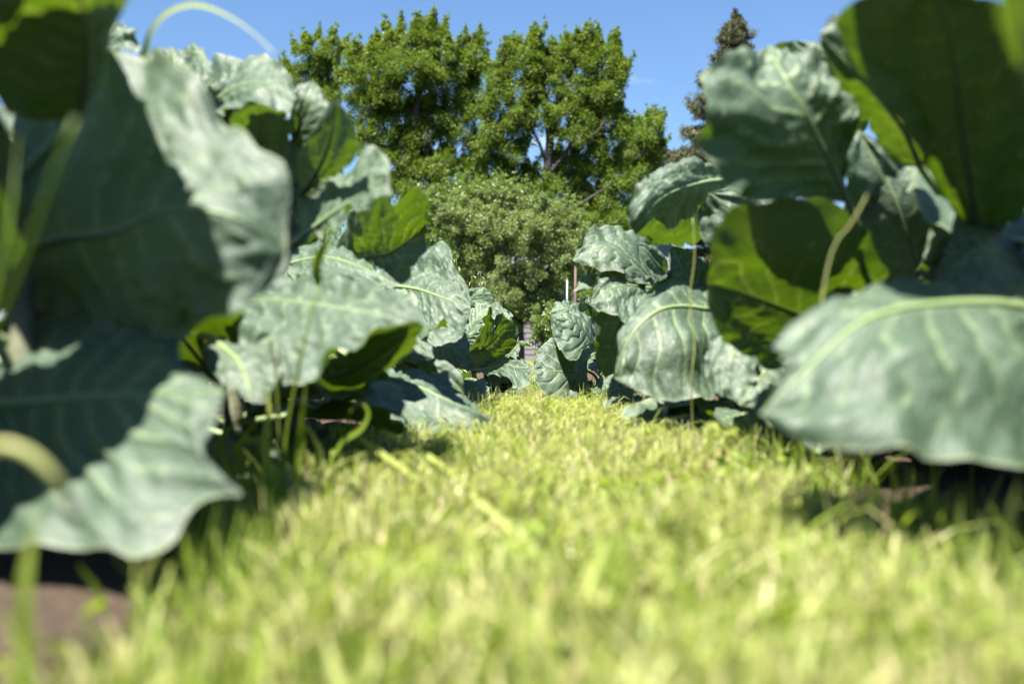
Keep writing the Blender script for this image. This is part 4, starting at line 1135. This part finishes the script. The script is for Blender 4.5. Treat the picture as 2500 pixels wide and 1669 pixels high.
def tree(name, label, dist, lobes, fr, mat, trunk, limbs, leaf=.13, clus=.42, dens=1.0, per=90, seed=0, depth=1.0, fill=.55, spikes=0, group=None, tr=.16, shrink=1.0, drop=0):
    """lobes: (x, y, rx, ry) in frame pixels; they become ellipsoids at the tree's distance. trunk/limbs in frame pixels."""
    rng = np.random.default_rng(seed)
    s = FRAMES[fr][2]
    m = dist / FPX / s
    tp = [P(x, y, dist + dd, fr) for x, y, dd in trunk]
    base = tp[0].copy(); base[2] = -0.03
    t = thing(name, base, label, 'tree' if 'bush' not in name else 'bush', group)
    cs, rs, ts = [], [], []
    for (x, y, rx, ry) in lobes:
        rx, ry, y = rx * shrink, ry * shrink, y + drop
        rxm, rym = rx * m, ry * m
        rz = (rxm + rym) / 2 * depth
        c = P(x, y, dist + rng.uniform(-.9, .9) * rz, fr)
        vol = rxm * rym * rz
        n = max(5, int(dens * 2.6 * (rxm * rym + rxm * rz + rym * rz) / (clus * clus)))
        g = rng.normal(0, 1, (n, 3)); g /= np.linalg.norm(g, axis=1)[:, None]
        rad = np.where(rng.random(n) < fill, rng.uniform(.8, 1.0, n), rng.random(n) ** .4)
        q = c + g * np.array([rxm, rz, rym]) * rad[:, None]
        cs.append(q); rs.append(clus * rng.uniform(.45, 1.0, n)); ts.append(np.full(n, rng.uniform(.3, .7)) + rng.normal(0, .18, n))
        for _ in range(spikes):
            a = rng.uniform(-.9, .9)
            st = c + np.array([rxm * a, rng.uniform(-.4, .4) * rz, rym * math.sqrt(max(0, 1 - a * a)) * .9])
            hh = rng.uniform(.5, .95)
            for k in range(7):
                cs.append((st + np.array([a * .06 * k, 0, hh * .13 * k * clus / .42]) + rng.normal(0, .03, 3))[None]); rs.append(np.array([clus * (.50 - .065 * k)])); ts.append(np.array([.6]))
    V, F, tn = leaf_cloud(np.vstack(cs), np.concatenate(rs), per, leaf, np.concatenate(ts), rng)
    mesh_obj('crown', V, F, mat, t, smooth=False, attrs={'tone': tn})
    tp[0] = base - (0, 0, .1)
    c = catmull(tp, 22)
    V, F = tube_mesh(c, np.linspace(tr, tr * .35, 22), 9)
    tk = mesh_obj('trunk', V, F, M_BARK, t)
    for L in limbs:
        c = catmull([P(x, y, dist + dd, fr) for x, y, dd in L[1:]], 18)
        V, F = tube_mesh(c, np.linspace(L[0] * .6, L[0] * .12, 18), 6)
        mesh_obj('limb', V, F, M_BARK, tk)
    return t

tree('ash_tree', 'small leafy tree at the left end of the tree line, partly behind cabbage leaves', 33,
     [(190, 300, 70, 70), (260, 250, 80, 60), (340, 260, 65, 75), (230, 390, 110, 80), (330, 370, 80, 80), (130, 400, 60, 60), (280, 480, 90, 70), (360, 520, 60, 60), (240, 600, 120, 90), (330, 690, 110, 90)], 'C', M_ASH,
     [(290, 1830, 0), (290, 1200, 0), (280, 800, 0), (290, 500, .2), (270, 330, 0)],
     [(.07, (285, 800, 0), (220, 600, -.5), (180, 400, -.4)), (.07, (285, 700, 0), (340, 520, .3), (350, 330, 0))],
     leaf=.10, clus=.40, per=220, seed=1, spikes=3, dens=1.2, shrink=.85, drop=14)

tree('ash_tree', 'tallest broad green tree, left of the two big ones in the centre', 29,
     [(810, 190, 70, 60), (690, 205, 50, 55), (760, 250, 110, 80), (880, 230, 80, 80), (590, 270, 50, 50), (500, 300, 75, 55), (450, 340, 60, 70), (560, 370, 110, 80),
      (690, 370, 120, 90), (840, 350, 130, 90), (960, 320, 90, 90), (1060, 270, 70, 65), (1090, 350, 55, 60), (480, 460, 100, 90), (620, 500, 130, 90), (790, 480, 130, 80),
      (960, 450, 120, 80), (1060, 480, 70, 80), (540, 620, 120, 100), (690, 610, 110, 80), (950, 600, 130, 70), (1060, 600, 70, 70), (800, 690, 80, 60), (570, 760, 110, 90), (660, 860, 110, 90),
      (790, 780, 60, 60), (900, 900, 110, 60), (960, 840, 80, 50), (1070, 780, 60, 60), (620, 960, 120, 90), (760, 950, 90, 80), (840, 640, 120, 60), (720, 740, 90, 70), (980, 700, 110, 60), (900, 980, 120, 60), (1050, 900, 90, 70), (1040, 990, 90, 60), (820, 860, 90, 70)], 'C', M_ASH,
     [(790, 1830, 0), (790, 1300, 0), (780, 1000, 0), (760, 760, 0), (790, 520, 0), (800, 260, 0)],
     [(.13, (775, 960, 0), (680, 800, 0), (600, 620, .2), (560, 420, .2)), (.11, (765, 800, 0), (880, 680, -.2), (960, 560, .2), (1050, 380, .2)),
      (.09, (770, 700, 0), (700, 520, .4), (690, 300, .2)), (.05, (780, 1000, 0), (900, 880, -1), (1010, 790, -1.4), (1110, 720, -1.6)), (.025, (1010, 790, -1.4), (1070, 690, -1.6), (1100, 660, -1.6))],
     leaf=.098, clus=.42, per=230, seed=2, spikes=4, dens=1.2, tr=.24, shrink=.90, drop=20)

tree('ash_tree', 'second big green tree with twin peaks, right of the tallest', 27,
     [(1380, 240, 55, 65), (1300, 270, 45, 55), (1390, 330, 100, 80), (1450, 300, 50, 60), (1660, 240, 60, 70), (1720, 260, 55, 70), (1790, 280, 45, 70), (1590, 290, 45, 50), (1540, 320, 45, 60),
      (1840, 360, 50, 60), (1660, 350, 110, 80), (1780, 400, 90, 80), (1220, 350, 60, 50), (1200, 450, 70, 60), (1320, 440, 120, 70), (1470, 440, 100, 80), (1620, 460, 110, 80), (1780, 480, 80, 60),
      (1250, 570, 120, 80), (1400, 560, 110, 70), (1560, 590, 110, 70), (1690, 590, 100, 70), (1810, 600, 80, 60), (1200, 680, 100, 70), (1330, 660, 90, 60), (1620, 690, 110, 60), (1750, 700, 110, 80), (1850, 670, 50, 50),
      (1760, 800, 90, 70), (1680, 900, 90, 60), (1280, 780, 90, 60), (1180, 850, 90, 80), (1800, 900, 100, 80), (1780, 1020, 100, 80), (1850, 1000, 80, 90), (1330, 900, 100, 60), (1650, 990, 90, 60), (1560, 830, 70, 50), (1180, 950, 100, 70), (1300, 990, 110, 60), (1440, 960, 90, 60), (1560, 940, 90, 60), (1700, 1080, 110, 60), (1760, 1150, 120, 70), (1890, 1150, 110, 80), (1600, 1130, 110, 60), (1950, 1200, 110, 80)], 'C', M_ASH,
     [(1470, 1830, 0), (1470, 1300, 0), (1470, 1040, 0), (1465, 900, 0), (1480, 700, 0), (1450, 500, 0), (1400, 300, 0)],
     [(.12, (1468, 920, 0), (1560, 800, -.2), (1610, 700, 0), (1650, 500, .2), (1670, 300, 0)), (.09, (1468, 880, 0), (1420, 740, -.2), (1350, 620, 0), (1280, 480, .2)),
      (.05, (1470, 980, 0), (1380, 860, -.8), (1240, 800, -1.2), (1190, 790, -1.2)), (.13, (1480, 1180, -1.0), (1580, 1100, -1.6), (1660, 1050, -1.8), (1800, 960, -1.8)), (.06, (1580, 780, -.4), (1720, 690, -.6), (1800, 560, -.3))],
     leaf=.092, clus=.40, per=230, seed=3, spikes=4, dens=1.2, tr=.22, shrink=.90, drop=38)

tree('ash_tree', 'slim young tree at the right end of the tree line, beside the spruce', 31,
     [(1960, 680, 70, 60), (2000, 700, 60, 70), (1930, 740, 60, 60), (2020, 790, 50, 60), (1960, 830, 90, 60), (1900, 870, 70, 60), (1960, 930, 100, 70), (1920, 1040, 110, 80)], 'C', M_ASH,
     [(1930, 1830, 0), (1930, 1300, 0), (1910, 1000, 0), (1850, 850, -.3), (1960, 720, 0)],
     [(.05, (1915, 980, 0), (1980, 860, 0), (2020, 740, 0)), (.04, (1830, 870, -.4), (1890, 800, -.4), (1940, 740, -.3))],
     leaf=.10, clus=.36, per=190, seed=4, spikes=4, dens=1.4, tr=.10)

tree('bright_bush', 'bright green bush below the two big trees', 22,
     [(1060, 520, 60, 50), (1100, 490, 60, 40), (1170, 500, 60, 40), (1220, 490, 60, 40), (1120, 560, 80, 50), (1200, 550, 70, 50), (1270, 520, 60, 50), (1080, 620, 60, 60), (1130, 660, 80, 60), (1310, 540, 50, 40), (1050, 690, 70, 60), (1400, 640, 60, 60), (1440, 720, 60, 60), (1380, 560, 50, 40), (1100, 760, 90, 70), (1400, 790, 80, 60)], 'P', M_SAP,
     [(1150, 880, 0), (1150, 780, 0), (1160, 640, 0), (1160, 540, 0)],
     [(.04, (1150, 760, 0), (1100, 640, 0), (1080, 540, 0)), (.04, (1155, 700, 0), (1230, 600, 0), (1270, 520, 0))],
     leaf=.085, clus=.26, per=130, seed=5, spikes=4, dens=1.5, tr=.06)

tree('grey_bush', 'dense grey green bush with a dark trunk at the end of the lane', 15,
     [(1150, 590, 60, 50), (1210, 560, 60, 45), (1280, 570, 60, 50), (1340, 580, 55, 50), (1370, 620, 45, 50), (1180, 650, 70, 55), (1260, 650, 80, 60), (1330, 670, 60, 60), (1380, 700, 40, 50), (1210, 720, 70, 50), (1290, 730, 70, 45), (1190, 770, 50, 45), (1250, 770, 60, 35), (1330, 760, 55, 40), (1230, 800, 40, 30), (1350, 800, 40, 30), (1120, 540, 30, 34), (1170, 510, 26, 30), (1260, 505, 30, 34), (1340, 530, 26, 36), (1405, 590, 26, 40), (1100, 620, 34, 40)], 'P', M_BUSH,
     [(1273, 880, 0), (1272, 820, 0), (1268, 760, .1), (1260, 650, .2), (1255, 590, .1)],
     [(.035, (1270, 790, 0), (1200, 700, -.1), (1150, 610, 0)), (.035, (1268, 760, 0), (1330, 670, -.1), (1360, 600, 0)), (.02, (1268, 740, 0), (1240, 650, .2), (1210, 570, 0))],
     leaf=.05, clus=.16, per=150, seed=6, spikes=4, dens=.8, tr=.055, shrink=1.08)

tree('garden_bush', 'low bright bush beside the far end of the right row', 8.5,
     [(1325, 790, 22, 22), (1340, 815, 24, 24), (1318, 830, 18, 20), (1350, 770, 20, 20), (1370, 800, 26, 30), (1335, 850, 26, 18)], 'P', M_SAP,
     [(1345, 905, 0), (1345, 860, 0), (1342, 820, 0), (1335, 790, 0)], [(.006, (1345, 860, 0), (1325, 820, 0), (1320, 795, 0))],
     leaf=.05, clus=.06, per=26, seed=7, spikes=1, dens=.6, tr=.012)

def spruce(label, px, ytop, dist, seed):
    rng = np.random.default_rng(seed)
    top = P(px, ytop, dist); H = top[2]
    base = np.array([top[0], top[1], -.03])
    t = thing('spruce_tree', base, label, 'tree')
    c = catmull([base, base + (0.05, 0, H * .5), top], 24)
    V, F = tube_mesh(c, np.linspace(.2, .01, 24), 8)
    tk = mesh_obj('trunk', V, F, M_BARK, t)
    cs, ds, brs = [], [], []
    z = .0
    while z < H * .82:
        hw = min(.03 + z * .62, 3.0) * (1 + .22 * math.sin(z * 3.1))
        nb = 5 if z < 1.2 else 7
        for k in range(nb):
            a = rng.uniform(0, 6.28)
            ln = hw * rng.uniform(.65, 1.12)
            e = np.array([math.cos(a), math.sin(a), 0])
            st = base + (0, 0, H - z)
            pts = [st, st + e * ln * .5 + (0, 0, -.10 * ln), st + e * ln + (0, 0, (.05 if z < 2 else -.10) * ln)]
            cc = catmull(pts, 12)
            brs.append((cc, .03 * min(1, z / 2 + .2)))
            m = int(ln / .05) + 3
            for j in range(m):
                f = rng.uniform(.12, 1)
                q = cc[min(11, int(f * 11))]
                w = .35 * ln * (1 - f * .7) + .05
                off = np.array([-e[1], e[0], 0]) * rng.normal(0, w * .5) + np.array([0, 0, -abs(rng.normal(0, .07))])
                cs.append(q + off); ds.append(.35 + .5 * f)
        z += .13 + z * .045
    cs = np.array(cs); ds = np.array(ds)
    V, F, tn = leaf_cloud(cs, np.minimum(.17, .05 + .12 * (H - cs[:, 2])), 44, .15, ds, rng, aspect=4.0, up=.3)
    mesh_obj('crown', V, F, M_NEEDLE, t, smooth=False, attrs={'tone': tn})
    for cc, r in brs:
        V, F = tube_mesh(cc, np.linspace(r, .006, 12), 4, cap=False)
        mesh_obj('limb', V, F, M_BARK, tk)
    return t
spruce('tall brown green spruce at the right against the sky', 1795, 20, 34, 11)

# more trees far behind close the horizon off
for i, (px, yt, rx, d) in enumerate(((620, 600, 190, 46), (900, 540, 200, 48), (1500, 560, 170, 47), (1800, 640, 200, 49))):
    lob = []
    r = np.random.default_rng(40 + i)
    for _ in range(16):
        lob.append((px + r.uniform(-1, 1) * rx, r.uniform(yt, 800), r.uniform(60, 100), r.uniform(45, 80)))
    tree('background_tree', ('dim tree far left behind the cabbages', 'dim tree behind the trunk of the tallest tree', 'dim tree in the gap behind the twin peaked tree', 'dim tree far right behind the spruce')[i], d,
         lob, 'P', M_ASH, [(px, 872, 0), (px, 750, 0), (px, yt, 0)], [], leaf=.22, clus=.6, per=40, seed=60 + i, dens=.7, tr=.18)

# ---- house behind the trees, shed, garden stakes
M_WALL = make_plain_mat('pale_house_paint', (0.26, 0.25, 0.30), (0.34, 0.33, 0.38), .7, 3)
M_SIDING = make_plain_mat('pinkish_white_siding', (0.15, 0.135, 0.14), (0.20, 0.18, 0.18), .65, 5)
M_ROOF = make_plain_mat('grey_roof_shingle', (0.06, 0.06, 0.065), (0.10, 0.10, 0.105), .85, 20)
M_GLASS = make_plain_mat('dark_window_glass', (0.02, 0.025, 0.03), (0.03, 0.035, 0.04), .08, 2)
M_GALV = make_plain_mat('galvanised_steel', (0.13, 0.135, 0.14), (0.20, 0.205, 0.21), .45, 40, .6)
M_RUST = make_plain_mat('red_brown_stake_paint', (0.085, 0.045, 0.042), (0.13, 0.075, 0.07), .7, 30)
M_WHITE = make_plain_mat('white_trim_paint', (0.5, 0.5, 0.5), (0.6, 0.6, 0.6), .6, 6)

def box(c0, c1):
    x0, y0, z0 = c0; x1, y1, z1 = c1
    V = np.array([(x, y, z) for x in (x0, x1) for y in (y0, y1) for z in (z0, z1)], float)
    F = np.array([(0, 1, 3, 2), (4, 6, 7, 5), (0, 4, 5, 1), (2, 3, 7, 6), (0, 2, 6, 4), (1, 5, 7, 3)])
    return V, F

def building(name, label, cat, x0, x1, y0, dep, eave, ridge, wall_mat, board, win, ov=.35):
    cx = (x0 + x1) / 2
    t = thing(name, (cx, y0, -.03), label, cat)
    V, F = box((x0 + .06, y0 + .06, -.03), (x1 - .06, y0 + dep - .06, eave))
    mesh_obj('wall', V, F, wall_mat, t, smooth=False)
    n = int(eave / board)
    for k in range(n):
        z = k * board
        V = np.array([(x0, y0, z), (x1, y0, z), (x1, y0 + .012, z + board + .004), (x0, y0 + .012, z + board + .004), (x0, y0 + .06, z), (x1, y0 + .06, z), (x1, y0 + .058, z + board + .004), (x0, y0 + .058, z + board + .004)], float)
        F = np.array([(0, 1, 2, 3), (4, 7, 6, 5), (0, 4, 5, 1), (3, 2, 6, 7), (0, 3, 7, 4), (1, 5, 6, 2)])
        mesh_obj('siding_board', V, F, wall_mat, t, smooth=False)
    ym = y0 + dep / 2
    V = np.array([(x0 - .3, y0 - ov, eave - .1), (x1 + .3, y0 - ov, eave - .1), (x1 + .3, ym, ridge), (x0 - .3, ym, ridge), (x0 - .3, y0 + dep + ov, eave - .1), (x1 + .3, y0 + dep + ov, eave - .1),
                  (x0 - .3, y0 - ov, eave + .02), (x1 + .3, y0 - ov, eave + .02), (x1 + .3, ym, ridge + .12), (x0 - .3, ym, ridge + .12), (x0 - .3, y0 + dep + ov, eave + .02), (x1 + .3, y0 + dep + ov, eave + .02)], float)
    F = np.array([(0, 3, 2, 1), (3, 4, 5, 2), (6, 7, 8, 9), (9, 8, 11, 10), (0, 1, 7, 6), (4, 10, 11, 5), (0, 6, 9, 3), (3, 9, 10, 4), (1, 2, 8, 7), (2, 5, 11, 8)])
    mesh_obj('roof', V, F, M_ROOF, t, smooth=False)
    for sgn, xx in ((1, x0 + .03), (-1, x1 - .03)):
        V = np.array([(xx, y0 + .06, eave - .02), (xx, y0 + dep - .06, eave - .02), (xx, ym, ridge - .02), (xx + sgn * .05, y0 + .06, eave - .02), (xx + sgn * .05, y0 + dep - .06, eave - .02), (xx + sgn * .05, ym, ridge - .02)], float)
        mesh_obj('gable', V, [np.array([(0, 1, 2), (3, 5, 4)]), np.array([(0, 3, 4, 1), (1, 4, 5, 2), (2, 5, 3, 0)])], wall_mat, t, smooth=False)
    for (wx, wz, ww, wh) in win:
        V, F = box((wx - ww / 2 - .08, y0 - .04, wz - .08), (wx + ww / 2 + .08, y0 + .02, wz + wh + .08))
        w = mesh_obj('window', V, F, M_WHITE, t, smooth=False)
        V, F = box((wx - ww / 2, y0 - .048, wz), (wx + ww / 2, y0 - .038, wz + wh / 2 - .03)); mesh_obj('pane', V, F, M_GLASS, w, smooth=False)
        V, F = box((wx - ww / 2, y0 - .048, wz + wh / 2 + .03), (wx + ww / 2, y0 - .038, wz + wh)); mesh_obj('pane', V, F, M_GLASS, w, smooth=False)
    return t
hx0, hx1 = P(1080, 800, 41)[0], P(1640, 800, 41)[0]
building('house', 'pale house glimpsed through the gaps between the big trees', 'house', hx0, hx1, 41, 8, 5.0, 6.6, M_WALL, .28,
         [(hx0 + 1.6, 1.0, 1.0, 1.4), (hx0 + 4.5, 1.0, 1.0, 1.4), (hx0 + 7.6, 1.0, 1.0, 1.4), (hx0 + 1.6, 3.6, 1.0, 1.3), (hx0 + 4.5, 3.6, 1.0, 1.3), (hx0 + 7.6, 3.6, 1.0, 1.3)])
shx0, shx1 = P(1266, 850, 22)[0], P(1560, 850, 22)[0]
building('garden_shed', 'low pinkish white shed at the end of the lane', 'shed', shx0, shx1, 22, 2.4, 1.55, 2.1, M_SIDING, .12, [(shx1 - .7, .7, .5, .5)], .06)

def stake(name, label, px, ytop, d, w, mat, kind):
    p = P(px, ytop, d)
    t = thing(name, (p[0], p[1], -.03), label, 'stake')
    V, F = tube_mesh([(p[0], p[1], -.3), (p[0], p[1], p[2] * .5), (p[0] + .004, p[1], p[2])], [w / 2] * 3, 10)
    mesh_obj('post', V, F, mat, t)
    if kind == 'plate':
        V = np.array([(p[0] - .075, p[1] + .01, .1), (p[0] - .018, p[1] + .01, .1), (p[0] - .018, p[1] + .01, .86), (p[0] - .075, p[1] + .02, .1), (p[0] - .018, p[1] + .02, .1), (p[0] - .018, p[1] + .02, .86)])
        mesh_obj('brace_plate', V, [np.array([(0, 1, 2), (3, 5, 4)]), np.array([(0, 3, 4, 1), (1, 4, 5, 2), (2, 5, 3, 0)])], M_GALV, t, smooth=False)
    V, F = tube_mesh([(p[0] + .004, p[1], p[2]), (p[0] + .004, p[1], p[2] + .012)], [w * .58, w * .5], 10)
    mesh_obj('cap', V, F, mat, t)
stake('garden_stake', 'thin grey metal stake left of the red brown one', 1384, 682, 11, .026, M_GALV, '')
stake('garden_stake', 'red brown stake rising above the sharp right cabbage', 1404, 652, 11, .027, M_RUST, 'plate')
